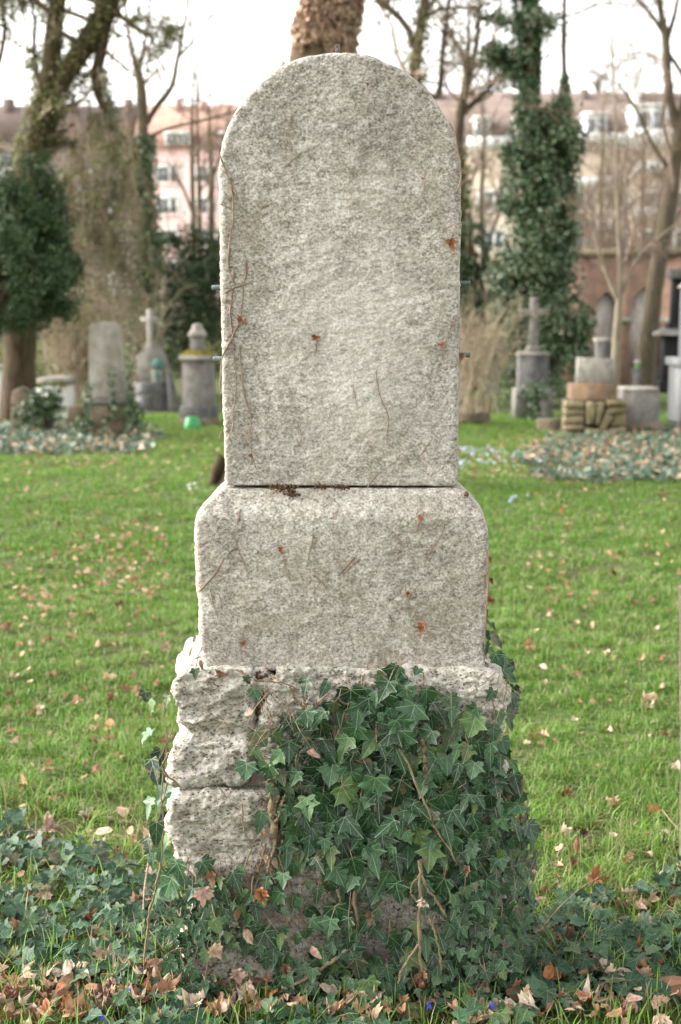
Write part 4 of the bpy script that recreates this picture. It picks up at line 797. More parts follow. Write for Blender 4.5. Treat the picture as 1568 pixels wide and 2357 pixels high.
# ================================================================== THE GRAVESTONE
def carved(rows, nf, left, right, yf, yb, rad, edge_d, ncol_side=4, nb=10):
    """Closed stone body: rows of z; left/right/yf are functions of z; edge_d(x,z) gives distance to the outline."""
    V = []
    for z_ in rows:
        l, r = left(z_), right(z_); xf = l + (r - l) * (0.5 - 0.5 * np.cos(np.pi * np.linspace(0, 1, nf))) if False else np.linspace(l, r, nf)
        dd = np.clip(edge_d(xf, z_), 0, rad); V.append(np.c_[xf, yf(z_) + rad - np.sqrt(np.maximum(rad ** 2 - (rad - dd) ** 2, 0)), np.full(nf, z_)])
        ys_ = np.linspace(yf(z_) + rad, yb - rad, ncol_side + 2)[1:-1]; V.append(np.c_[np.full(ncol_side, r), ys_, np.full(ncol_side, z_)])
        xb = np.linspace(r, l, nb); db = np.clip(edge_d(xb, z_), 0, rad); V.append(np.c_[xb, yb - rad + np.sqrt(np.maximum(rad ** 2 - (rad - db) ** 2, 0)), np.full(nb, z_)])
        V.append(np.c_[np.full(ncol_side, l), ys_[::-1], np.full(ncol_side, z_)])
    n = nf + nb + 2 * ncol_side; k = len(rows); V = np.concatenate(V); i = np.arange(n * k).reshape(k, n)
    q = np.stack([i[:-1], np.roll(i[:-1], -1, 1), np.roll(i[1:], -1, 1), i[1:]], -1).reshape(-1, 4)
    # top and bottom: strips front-to-back
    V2 = []; caps = []
    for row, up in ((i[0], False), (i[-1], True)):
        caps.append(row[None, ::-1] if not up else row[None])
    return V, [q] + caps
def displaced(name, VF, mat, parent, disp, **kw):
    V, F = VF; me = mesh_from(name, V - org(parent), F, mat, True); n = len(V)
    nr = np.zeros(n * 3, np.float32); me.vertex_normals.foreach_get('vector', nr); nr = nr.reshape(-1, 3).astype(float)
    V = V - org(parent) + nr * disp(V)[:, None]
    me.vertices.foreach_set('co', np.ascontiguousarray(V, np.float32).ravel()); me.update()
    return put(name, me, parent, **kw)
zpx = lambda py, d=DIST: at(784, py, d)[2]
xpx = lambda px, py: at(px, py, DIST)[0]
GS = thing('gravestone', (0, 0.05, 0), 'tall weathered grey granite gravestone with rounded top on a rough stone base, in the middle', 'gravestone')
Zb, Zp, Zt = zpx(1538), zpx(1121), zpx(118)
hw = 0.273; zc = Zt - hw * 0.985; xc = 0.000
def sl_l(z_): return xc - hw * math.sqrt(max(0.0, 1 - ((z_ - zc) / (Zt - zc)) ** 2)) - 0.001 if z_ > zc else xc - hw + 0.003 * (zc - z_)
def sl_r(z_): return -sl_l(z_) + 2 * xc
def sl_d(x, z_):
    if z_ > zc: return (1 - np.sqrt(((x - xc) / hw) ** 2 + ((z_ - zc) / (Zt - zc)) ** 2)) * hw
    return np.minimum(np.minimum(x - sl_l(z_), sl_r(z_) - x), z_ - Zp + 0.004)
rows = np.concatenate([np.linspace(Zp + 0.003, zc, 300), zc + (Zt - zc) * np.sin(np.linspace(0, np.pi / 2, 130))[1:-1], [Zt - 1e-5]])
def gr_disp(V):
    P = V * np.array([1, 1, 1.2])
    return 0.007 * fbm(V * 5.5, 3, 51) + 0.0026 * fbm(P * 38, 3, 52) + 0.0014 * fbm(P * 150, 2, 53)
displaced('headstone', carved(rows, 190, sl_l, sl_r, lambda z_: 0.0, 0.17, 0.013, sl_d), M['granite'], GS, gr_disp)
# plinth block with sloping shoulders
yk = [1121, 1140, 1160, 1180, 1197, 1215, 1300, 1420, 1538]; lk = [515, 490, 472, 459, 455, 454, 455, 461, 466]; rk = [1058, 1078, 1096, 1112, 1121, 1124, 1124, 1118, 1113]
zk = np.array([zpx(y_) for y_ in yk])[::-1]; lw = np.array([xpx(a, b) for a, b in zip(lk, yk)])[::-1]; rw = np.array([xpx(a, b) for a, b in zip(rk, yk)])[::-1]
pl_l = lambda z_: float(np.interp(z_, zk, lw)); pl_r = lambda z_: float(np.interp(z_, zk, rw))
pl_y = lambda z_: -0.034 + 0.034 * float(np.clip((z_ - zpx(1192)) / (zpx(1121) - zpx(1192)), 0, 1)) ** 1.3
pl_d = lambda x, z_: np.minimum(np.minimum(x - pl_l(z_), pl_r(z_) - x), np.minimum(z_ - Zb + 0.002, Zp - z_ + 0.004))
rows = np.linspace(Zb + 0.004, Zp - 0.003, 150)
displaced('plinth', carved(rows, 210, pl_l, pl_r, pl_y, 0.24, 0.014, pl_d), M['granite'], GS, gr_disp)
build(MB().box((0.0, 0.10, Zp), (0.50, 0.12, 0.02)), 'mortar_joint', M['mortar'], GS); build(MB().box((0.0, 0.10, Zb), (0.58, 0.2, 0.03)), 'mortar_joint', M['mortar'], GS)
# rough base stones
def rock_disp(seed):
    def f(V):
        P = V * np.array([1, 1, 1.5])
        r_ = 1 - np.abs(fbm(P * 7.0, 3, seed)) * 2.2
        return 0.020 * fbm(V * np.array([5, 5, 8.0]), 3, seed + 1) + 0.010 * r_ - 0.006 + 0.013 * fbm(P * 24, 4, seed + 2, .6) + 0.005 * fbm(P * 85, 2, seed + 3)
    return f
def base_stone(x0, x1, y0, y1, yf, seed, rad=0.026, res=0.0042, groove=None, cl=0.0, cr=0.0):
    za, zb_ = zpx(y1, DIST + yf), zpx(y0, DIST + yf); k = (DIST + yf) / DIST
    l0, r0 = xpx(x0, (y0 + y1) / 2) * k, xpx(x1, (y0 + y1) / 2) * k
    def l(z_): return l0 + cl * max(0, 1 - (zb_ - z_) / 0.075) ** 2 + 0.012 * math.sin(z_ * 21 + seed) + (groove[1] * math.exp(-((z_ - groove[0]) / 0.018) ** 2) if groove else 0)
    def r(z_): return r0 + 0.008 * math.sin(z_ * 17 + seed * 2) - cr * max(0, 1 - (zb_ - z_) / 0.075) ** 2
    def y_(z_): return yf + (groove[1] * 1.3 * math.exp(-((z_ - groove[0]) / 0.014) ** 2) if groove else 0)
    def dd(x, z_): return np.minimum(np.minimum(x - l(z_), r(z_) - x), np.minimum(z_ - za, zb_ - z_) + 0.004)
    nz_, nx_ = max(10, int((zb_ - za) / res)), max(10, int((r0 - l0) / res))
    V, F = carved(np.linspace(za, zb_, nz_), nx_, l, r, y_, 0.30, rad, dd, 10, 14)
    # round the outline itself at the corners
    zz = V[:, 2]; e = np.minimum(zz - za, zb_ - zz); s = 1 - 0.16 * np.clip(1 - e / 0.05, 0, 1) ** 2 * (0.3 / max(0.3, (r0 - l0)))
    V[:, 0] = (l0 + r0) / 2 + (V[:, 0] - (l0 + r0) / 2) * s
    return displaced('base_stone', (V, F), M['rock'], GS, rock_disp(seed))
base_stone(388, 592, 1542, 1808, -0.075, 101, groove=(zpx(1692, DIST - .07), 0.022), cl=0.030)
base_stone(602, 1160, 1538, 1766, -0.070, 111, cr=0.05)
base_stone(394, 646, 1822, 2022, -0.082, 121)
base_stone(646, 1166, 1760, 2018, -0.075, 131)
base_stone(424, 806, 2014, 2290, -0.070, 141)
base_stone(802, 1176, 2010, 2290, -0.065, 151)
base_stone(572, 626, 1541, 1604, -0.050, 171)
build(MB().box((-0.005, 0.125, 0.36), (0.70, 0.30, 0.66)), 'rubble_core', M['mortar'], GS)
# sloping shoulder behind the top left of the base
V, F = carved(np.linspace(zpx(1590), zpx(1508), 30), 36, lambda z_: float(np.interp(z_, [zpx(1590), zpx(1560), zpx(1530), zpx(1508)], [xpx(398, 1575), xpx(412, 1575), xpx(440, 1530), xpx(470, 1505)])), lambda z_: xpx(505, 1500), lambda z_: 0.05, 0.28, 0.02, lambda x, z_: zpx(1506) - z_ + 0 * x, 6, 10)
displaced('base_stone', (V, F), M['rock'], GS, lambda V: 0.35 * rock_disp(161)(V))
# bronze dowels and the little iron pin on top
for (xa, xb, yy) in ((488, 520, 662), (491, 525, 826), (1050, 1083, 652), (1050, 1082, 817)):
    a, b = at(xa, yy, DIST + 0.075), at(xb, yy, DIST + 0.075); mbx = MB(); s_ = 1 if xa < 784 else -1
    tip, inn = (a, b) if xa < 784 else (b, a); n_ = 12
    q = np.array([inn, tip + (inn - tip) * 0.06, tip, tip]); tubes(mbx, q[None], np.array([[.0058, .0058, .0050, .0005]]), n_); build(mbx, 'dowel', M['verdigris'], GS, True)
p = at(777, 119, DIST + 0.05); mbx = MB()
tubes(mbx, [[p + np.array([-.004, 0, -.01]), p + np.array([-.004, 0, .010]), p + np.array([-.005, 0, .014])], [p + np.array([.005, 0, -.01]), p + np.array([.0048, 0, .012]), p + np.array([.004, 0, .015])], [p + np.array([-.006, 0, .0135]), p + np.array([0, 0, .015]), p + np.array([.005, 0, .0155])]], np.full((3, 3), 0.0011), 5); mbx.box(p + np.array([0.0005, 0.001, 0.004]), (0.007, 0.002, 0.014))
build(mbx, 'iron_pin', M['iron'], GS)
# dry moss in the joint
rr = np.random.default_rng(81); mbx = MB()
for (x0, y0, n_, sx, sz) in ((655, 1121, 90, .013, .0035), (672, 1133, 60, .006, .005), (742, 1119, 40, .008, .003), (784, 1119, 40, .009, .003), (648, 1118, 40, .016, .002), (1073, 1135, 14, .003, .003), (598, 1598, 120, .007, .016), (604, 1548, 90, .008, .005), (590, 1570, 60, .008, .008)):
    for k in range(n_):
        py_ = y0; q = at(x0, y0, DIST); q = q + np.array([rr.normal() * sx, -0.010 - abs(rr.normal()) * 0.004 - (0.035 if y0 > 1500 else 0), rr.normal() * sz]); s_ = rr.uniform(.0015, .004)
        v = rr.normal(size=(6, 3)); v /= np.linalg.norm(v, axis=1, keepdims=True); O = np.array([[1, 0, 0], [-1, 0, 0], [0, 1, 0], [0, -1, 0], [0, 0, 1], [0, 0, -1]]) * s_ + v * s_ * 0.3
        mbx.add(q + O, np.array([[0, 2, 4], [2, 1, 4], [1, 3, 4], [3, 0, 4], [2, 0, 5], [1, 2, 5], [3, 1, 5], [0, 3, 5]]))
build(mbx, 'moss', M['moss'], GS, kind='stuff')
# the cropped neighbour at the right edge
V, F = carved(np.linspace(0.0, p1[2], 70), 60, lambda z_: float(np.interp(z_, [0, p1[2]], [p0[0], p1[0]])), lambda z_: p0[0] + 0.5, lambda z_: d_ - DIST, d_ - DIST + 0.16, 0.012, lambda x, z_: np.minimum(np.minimum(x - float(np.interp(z_, [0, p1[2]], [p0[0], p1[0]])), p0[0] + 0.5 - x), p1[2] - z_ + .003), 5, 8)
M['g_edge'] = stone_mat('brown edge stone', [(0.34, (0.03, 0.025, 0.017)), (0.46, (0.085, 0.07, 0.05)), (0.6, (0.16, 0.135, 0.10))], 105)
displaced('slab', (V, F), M['g_edge'], eh, gr_disp)

# ================================================================== DRY TENDRILS ON THE STONE
def crop(pts, sc, ox, oy): return [((ox + x_ / sc) * 0.98, (oy + y_ / sc) * 0.98) for x_, y_ in pts]
A_ = lambda p: crop(p, 4.285, 440, 600); B_ = lambda p: crop(p, 2.613, 500, 90); C_ = lambda p: crop(p, 2.613, 500, 600); D_ = lambda p: crop(p, 2.119, 440, 1120)
def face_y(py_):
    return -0.004 if py_ < 1121 else (pl_y(zpx(py_)) - 0.004 if py_ < 1538 else -0.10)
VINES = [
 (B_([(30, 690), (75, 800), (110, 890), (155, 990)]), 2.2, 'dry grey ivy tendril starting at the left shoulder of the upper slab'),
 (B_([(110, 890), (125, 980), (125, 1060), (130, 1130), (100, 1220), (98, 1350), (88, 1437)]) + A_([(480, 60), (465, 200), (475, 300)]), 2.0, 'long upper dry ivy stem running down beside the left edge of the slab'),
 (A_([(405, 0), (410, 130), (460, 240), (480, 310)]), 1.7, 'short curved dry ivy stem joining the knot at the left edge of the slab'),
 (A_([(590, 60), (595, 200), (550, 300), (565, 470), (540, 600), (520, 700), (450, 840), (360, 970), (335, 1100), (332, 1250), (335, 1400)]), 2.1, 'longest reddish dry ivy stem crossing from slab face to its left edge'),
 (A_([(460, 330), (455, 430), (420, 540), (440, 670), (455, 780), (460, 880), (475, 1080), (492, 1220), (490, 1380), (465, 1560), (470, 1700), (430, 1830), (390, 1880)]), 1.8, 'wavy dry ivy stem hanging below the knot on the left of the slab'),
 (A_([(530, 910), (540, 1100), (560, 1300), (595, 1480), (645, 1640), (650, 1720), (610, 1820), (640, 1950), (665, 2050), (690, 2150)]), 1.7, 'orange dry ivy stem ending low on the left half of the slab'),
 (A_([(360, 390), (460, 330), (480, 310), (550, 300), (630, 275)]), 1.6, 'crosswise dry ivy twig at the knot on the left of the slab'),
 (A_([(480, 350), (490, 460), (520, 540), (530, 620)]), 1.3, 'thin dark dry ivy twig just below the knot on the slab'),
 (A_([(335, 1770), (325, 1840), (340, 1880)]), 1.3, 'tiny hooked dry twig at the lower left edge of the slab'),
 (B_([(505, 330), (535, 310), (557, 278)]), 1.4, 'short pale twig high on the left of the rounded top'),
 (B_([(452, 785), (490, 745), (548, 698)]), 1.5, 'slanted pale twig on the upper left of the slab'),
 (B_([(480, 460), (475, 515), (460, 600), (447, 680), (445, 760)]), 1.0, 'thin vertical dry twig on the upper left of the slab'),
 (B_([(290, 1050), (320, 1028), (357, 1014)]), 1.2, 'short slanted twig beside the long stems on the slab'),
 (B_([(1305, 820), (1295, 900), (1298, 1005)]), 1.3, 'thin reddish twig at the upper right of the slab'),
 (B_([(1455, 520), (1488, 570), (1494, 640), (1506, 700), (1522, 800), (1526, 880), (1490, 945)]), 2.0, 'pale dry ivy stem along the right shoulder edge of the slab'),
 (B_([(140, 470), (165, 440), (187, 412)]), 1.4, 'short pale twig on the left shoulder edge of the slab'),
 (B_([(40, 1015), (95, 1035), (122, 1070)]), 1.2, 'tiny side twig near the left edge of the slab'),
 (C_([(1008, 705), (998, 760), (1030, 880), (1070, 950), (1085, 1010), (1065, 1165)]), 1.4, 'wavy dry twig low on the right half of the slab'),
 (C_([(508, 1010), (540, 1080), (550, 1145)]), 1.3, 'short orange twig low on the slab left of its middle'),
 (C_([(950, 1145), (975, 1180), (983, 1210)]), 1.1, 'tiny orange twig low on the slab right of its middle'),
 (C_([(1120, 1262), (1165, 1200), (1192, 1245), (1216, 1290)]), 1.2, 'small forked twig low on the right of the slab'),
 (C_([(1328, 1150), (1290, 1200), (1248, 1255)]), 1.4, 'slanted pale twig low at the right of the slab'),
 (C_([(1478, 370), (1465, 430), (1430, 530), (1405, 590), (1410, 645)]), 1.5, 'orange dry stem near the right edge at mid height of the slab'),
 (C_([(642, 520), (638, 560), (630, 605)]), 1.6, 'short rust stalk under the orange leaf in the middle of the slab'),
 (C_([(945, 1430), (985, 1370), (1040, 1318)]), 1.5, 'slanted twig just above the joint between slab and plinth'),
 (C_([(862, 790), (870, 850), (880, 895)]), 1.0, 'faint thin twig in the middle of the slab'),
 (D_([(265, 160), (255, 210), (248, 240)]), 2.0, 'short pale stub at the upper left of the plinth'),
 (D_([(238, 300), (262, 390), (285, 440), (300, 478)]), 1.2, 'thin reddish twig on the left part of the plinth'),
 (D_([(243, 348), (190, 390), (150, 470), (100, 530), (50, 578)]), 2.0, 'long slanting dark twig reaching the left edge of the plinth'),
 (D_([(115, 560), (130, 640), (155, 705)]), 1.3, 'pale curved twig at the lower left of the plinth'),
 (D_([(160, 590), (165, 625), (172, 662)]), 1.0, 'tiny pale twig at the lower left of the plinth'),
 (D_([(480, 382), (490, 470), (502, 510), (517, 522)]), 1.7, 'orange stalk below the folded leaf on the left of the plinth'),
 (D_([(630, 280), (615, 350), (598, 425)]), 1.1, 'thin dark twig in the upper middle of the plinth'),
 (D_([(830, 400), (790, 450), (740, 502)]), 2.0, 'slanted brown twig in the middle of the plinth, left one of two'),
 (D_([(862, 408), (820, 440), (780, 482)]), 1.5, 'slanted pale twig in the middle of the plinth, right one of two'),
 (D_([(632, 490), (670, 520), (705, 558)]), 1.8, 'orange twig crossing another near the middle of the plinth'),
 (D_([(660, 520), (640, 555), (624, 588)]), 1.1, 'thin pale twig crossed by the orange one on the plinth'),
 (D_([(1282, 232), (1265, 300), (1205, 370), (1180, 442)]), 1.9, 'curved pale tendril at the upper right of the plinth'),
 (D_([(1033, 278), (1050, 320), (1072, 348)]), 1.1, 'tiny pale twig right of the middle of the plinth, upper one'),
 (D_([(1033, 338), (1045, 385), (1072, 422)]), 1.2, 'tiny pale twig right of the middle of the plinth, lower one'),
 (D_([(1088, 298), (1095, 330), (1102, 355)]), 1.0, 'tiny straight twig beside the round orange leaf on the plinth'),
 (D_([(1078, 530), (1100, 620), (1130, 680), (1158, 712)]), 1.8, 'orange tendril at the lower right of the plinth'),
 (D_([(1152, 538), (1110, 590), (1068, 645)]), 1.3, 'pale twig crossing the orange tendril at the lower right of the plinth'),
 (D_([(1168, 670), (1185, 740), (1207, 812)]), 1.1, 'thin dark twig beside the lobed orange leaf on the plinth'),
 (D_([(1178, 175), (1150, 245), (1128, 284)]), 1.6, 'orange stalk through the round leaf at the upper right of the plinth'),
 (D_([(285, 738), (275, 820), (263, 905)]), 1.6, 'rust coloured stalk at the lower left of the plinth'),
 (D_([(742, 168), (736, 210), (734, 255)]), 1.2, 'thin vertical twig at the top middle of the plinth'),
 (D_([(1175, 150), (1140, 185)]), 1.1, 'tiny pale splinter above the round leaf on the plinth'),
 (D_([(1478, 345), (1500, 355), (1502, 400), (1494, 480), (1496, 560), (1488, 640), (1484, 740), (1480, 860)]), 2.2, 'reddish dry stem following the right edge of the plinth'),
 (D_([(1460, 500), (1500, 470), (1515, 440)]), 1.5, 'short orange fork at the right edge of the plinth'),
 (D_([(240, 960), (275, 975), (310, 1000)]), 1.6, 'reddish twig in the joint below the left of the plinth'),
 (D_([(380, 970), (395, 940), (400, 900)]), 1.3, 'thin pale twig rising from the joint under the plinth'),
]
rr = np.random.default_rng(82)
for (pts, r_, lab) in VINES:
    q = np.array([at(x_, y_, DIST + face_y(y_)) for x_, y_ in pts]); n_ = max(5, min(26, 2 * len(pts)))
    q = resample(q, n_); q[:, 1] += rr.normal(size=n_) * 0.0008; q[:, 0] += rr.normal(size=n_) * 0.0007
    mbx = MB(); rad = r_ * 0.001 * (1 + 0.22 * rr.normal(size=n_)); rad[-1] *= 0.4; rad = np.maximum(rad, 0.0004); tubes(mbx, q[None], rad[None], 6)
    o = build(mbx, 'dry_tendril', M['dry_stem'], None, True); tag(o, lab, 'dry tendril', 'dry ivy tendrils clinging to the gravestone')


# ================================================================== LEAF SHAPES
def leaf_template(half, fold=0.10, droop=0.22, seed=0, wav=0.03, cup=0.0):
    """half: right-hand outline from the stalk to the tip; returns verts (x,y,z), tris, uv."""
    rs = np.random.default_rng(seed); h = np.asarray(half, float)
    o = [(x, y) for x, y in h] + [(-x * rs.uniform(0.9, 1.08), y + rs.normal() * 0.015) for x, y in h[-2:0:-1]]
    P = np.array([(0, 0.2)] + o); x, y = P[:, 0], P[:, 1]
    z = fold * np.abs(x) * 1.6 - droop * y * y * 0.7 + cup * x * x + wav * rs.normal(size=len(P)); z[0] = -fold * 0.25; z[1] = 0
    n = len(o); T = np.array([[0, 1 + i, 1 + (i + 1) % n] for i in range(n)])[:, [0, 1, 2]]
    V = np.c_[x, y, z]; a = np.cross(V[T[:, 1]] - V[T[:, 0]], V[T[:, 2]] - V[T[:, 0]])[:, 2]
    if a.sum() < 0: T = T[:, ::-1].copy()
    return V, T, np.c_[x, y]
FIVE = [(0, 0), (.12, -.10), (.30, -.14), (.46, -.06), (.37, .08), (.42, .20), (.62, .34), (.42, .39), (.28, .46), (.27, .62), (.15, .84), (0, 1.06)]
LONG = [(0, 0), (.10, -.09), (.24, -.08), (.32, .03), (.38, .13), (.54, .24), (.36, .31), (.23, .38), (.25, .56), (.15, .84), (0, 1.15)]
WIDE = [(0, 0), (.16, -.14), (.38, -.16), (.52, -.04), (.48, .12), (.56, .24), (.66, .36), (.50, .42), (.36, .50), (.30, .66), (.16, .82), (0, .94)]
LANCE = [(0, 0), (.10, -.06), (.22, -.02), (.28, .12), (.28, .30), (.24, .52), (.17, .74), (.08, .94), (0, 1.05)]
IVY_T = [leaf_template(FIVE, .10, .20, 1), leaf_template(FIVE, .16, .30, 2, .04), leaf_template(LONG, .10, .18, 3), leaf_template(WIDE, .08, .22, 4, .04), leaf_template(LANCE, .14, .24, 5), leaf_template(LONG, .20, .32, 6, .04), leaf_template(WIDE, .18, .12, 7, .05)]
IVY_W = np.array([.22, .16, .18, .16, .06, .12, .10])
IVY_ME = [mesh_from('ivy_leaf', V, [T], M['ivy'], True, U) for V, T, U in IVY_T]
GIVY_ME = [mesh_from('ground_ivy_leaf', V, [T], M['ivy_ground'], True, U) for V, T, U in IVY_T]
def bases(nrm, tip):
    nrm = nrm / np.linalg.norm(nrm, axis=1, keepdims=True); tip = tip - (tip * nrm).sum(1, keepdims=True) * nrm; tip /= np.linalg.norm(tip, axis=1, keepdims=True) + 1e-9
    return np.stack([np.cross(tip, nrm), tip, nrm], -1)        # columns x, y, z
def place_leaves(parent, name, meshes, which, P, B, S):
    o_ = org(parent)
    for k in range(len(P)):
        m4 = Matrix.Identity(4)
        for r_ in range(3):
            for c_ in range(3): m4[r_][c_] = B[k, r_, c_] * S[k]
            m4[r_][3] = P[k, r_] - o_[r_]
        ob = bpy.data.objects.new(name, meshes[which[k]]); COL.objects.link(ob); ob.parent = parent; ob.matrix_basis = m4
def leaf_mass(mb, temps, which, P, B, S, att):
    for q, (V, T, U) in enumerate(temps):
        i = np.where(which == q)[0]
        if not len(i): continue
        W_ = np.einsum('nij,vj->nvi', B[i] * S[i, None, None], V) + P[i, None, :]; n, v = len(i), len(V)
        mb.add(W_.reshape(-1, 3), (T[None] + (np.arange(n) * v)[:, None, None]).reshape(-1, 3), np.tile(U, (n, 1)), np.repeat(att[i], v))
def thin(px, py, s, mind):
    """Greedy spacing in the plane of the stone face: keep a point when it is far enough from those kept."""
    keep = []
    for i in range(len(px)):
        ok = True
        for j in keep:
            if (px[i] - px[j]) ** 2 + (py[i] - py[j]) ** 2 < (mind * (s[i] + s[j])) ** 2: ok = False; break
        if ok: keep.append(i)
    return np.array(keep)

# ================================================================== IVY ON THE STONE BASE
rr = np.random.default_rng(91)
IV = [(640, 1735), (700, 1640), (790, 1615), (860, 1590), (905, 1565), (950, 1590), (1000, 1610), (1060, 1650), (1110, 1680), (1150, 1690), (1195, 1760), (1212, 1860), (1235, 1950), (1225, 2060), (1205, 2180), (1190, 2290), (420, 2290), (370, 2230), (395, 2100), (430, 2030), (520, 2020), (585, 2060), (640, 2000), (615, 1930), (640, 1880), (630, 1830), (600, 1790)]
HOLES = [(712, 2065, 62, 76), (910, 2100, 70, 44), (700, 2170, 54, 46), (545, 2235, 90, 50), (622, 1925, 40, 72), (860, 2180, 40, 30), (630, 2110, 40, 40), (1000, 2110, 40, 34)]
N0 = 7000; px, py = rr.uniform(340, 1265, N0), rr.uniform(1540, 2295, N0); ok = in_poly(px, py, IV)
for hx, hy, ha, hb in HOLES: ok &= (((px - hx) / ha) ** 2 + ((py - hy) / hb) ** 2 > 1) | (rr.random(N0) < 0.05)
px, py = px[ok], py[ok]; big = np.clip(1.15 - np.abs(px - 860) / 620, 0.5, 1.1) * np.interp(py, [1560, 1700, 1950, 2100, 2290], [0.85, 1.05, 0.95, 0.80, 0.78])
sz = (rr.uniform(0.026, 0.056, len(px)) * big + (rr.random(len(px)) < 0.10) * 0.014)
o_ = np.argsort(-sz * rr.uniform(0.6, 1.0, len(sz))); px, py, sz = px[o_], py[o_], sz[o_]
kp = thin(px, py, sz * 1000, 0.27); px, py, sz = px[kp], py[kp], sz[kp]
extra = [(600, 1700, 46), (592, 1735, 40), (566, 1775, 44), (703, 1578, 38), (748, 1584, 42), (590, 1600, 36), (600, 1890, 46), (626, 1885, 30), (1150, 1650, 34), (1085, 1640, 40), (1040, 1620, 40), (985, 1610, 60), (915, 1545, 30), (905, 1560, 62), (880, 1570, 40), (478, 2000, 52), (555, 2005, 26), (450, 1550, 24), (960, 1545, 22), (570, 1565, 22), (1130, 1600, 30), (655, 1660, 34), (640, 1700, 40), (700, 1660, 36), (770, 1630, 34), (600, 1770, 30), (545, 2030, 52), (415, 2012, 64)]
px = np.r_[px, [e[0] for e in extra]]; py = np.r_[py, [e[1] for e in extra]]; sz = np.r_[sz, [e[2] * .001 for e in extra]]
def ivy_frames(px, py, rr, lift):
    n = len(px); bul = np.clip(np.interp(py, [1560, 1720, 1900, 2100, 2290], [0.0, 0.6, 1.0, 0.85, 0.7]) * np.interp(px, [380, 620, 900, 1150, 1250], [0.35, 0.5, 1.0, 0.8, 0.4]), 0, 1)
    yy = -0.092 - 0.030 * bul - lift * rr.uniform(0.0, 0.05, n)
    side = np.clip((px - 1150) / 110, 0, 1); yy = yy + side * rr.uniform(0.02, 0.26, n)
    P = np.stack([np.array(at(a, b, DIST + c)) for a, b, c in zip(px, py, yy)])
    nrm = np.stack([0.9 * side + rr.normal(size=n) * 0.34, -1.0 + 0.55 * side + rr.normal(size=n) * 0.12, 0.44 + rr.normal(size=n) * 0.36], -1)
    tip = np.stack([rr.normal(size=n) * 0.50 + 0.2 * side, rr.normal(size=n) * 0.25 - 0.25, -np.ones(n)], -1)
    return P, bases(nrm, tip)
IVY = thing('ivy_plant', (0.12, -0.14, 0), 'glossy dark green ivy covering the right and lower part of the rough stone base', 'ivy')
P, B = ivy_frames(px, py, rr, 1.0); P = P - B[:, :, 1] * (sz * 0.42)[:, None]; P[:, 2] = np.maximum(P[:, 2], 0.035)
wh = rr.choice(len(IVY_T), len(px), p=IVY_W); vis = np.argsort(-sz)[:296]; rest = np.argsort(-sz)[296:]
place_leaves(IVY, 'leaf', IVY_ME, wh[vis], P[vis], B[vis], sz[vis])
# smaller inner leaves behind the outer layer
n = 520; qx, qy = rr.uniform(400, 1245, 6000), rr.uniform(1600, 2290, 6000); k = in_poly(qx, qy, IV)
for hx, hy, ha, hb in HOLES: k &= ((qx - hx) / ha) ** 2 + ((qy - hy) / hb) ** 2 > 1
qx, qy = qx[k][:n], qy[k][:n]; s2 = rr.uniform(0.022, 0.046, len(qx)); P2, B2 = ivy_frames(qx, qy, rr, 0.1); P2[:, 1] += 0.022; P2[:, 2] = np.maximum(P2[:, 2], 0.02)
mbx = MB(); w2 = rr.choice(len(IVY_T), len(qx), p=IVY_W); leaf_mass(mbx, IVY_T, w2, P2, B2, s2, rr.uniform(0, 1, len(qx)))
if len(rest): leaf_mass(mbx, IVY_T, wh[rest], P[rest], B[rest], sz[rest], rr.uniform(0, 1, len(rest)))
build(mbx, 'inner_leaves', M['ivy'], IVY, True, kind='stuff')
def stem(parent, pts, r_, dep, mat='stem', name='stem', seed=0, n=22):
    q = resample(np.array([at(x_, y_, DIST + (dep[i] if isinstance(dep, (list, tuple)) else dep)) for i, (x_, y_) in enumerate(pts)]), n); rs = np.random.default_rng(seed); q += rs.normal(size=q.shape) * r_ * 0.35
    rad = r_ * (1 + .15 * rs.normal(size=n)); rad[-3:] *= [.85, .7, .45]; mbx = MB(); tubes(mbx, q[None], rad[None], 7); return build(mbx, name, M[mat], parent, True)
S5 = lambda p: crop(p, 2.851, 500, 2000); S3 = lambda p: crop(p, 3.136, 800, 1550); S2 = lambda p: crop(p, 3.136, 350, 1550)
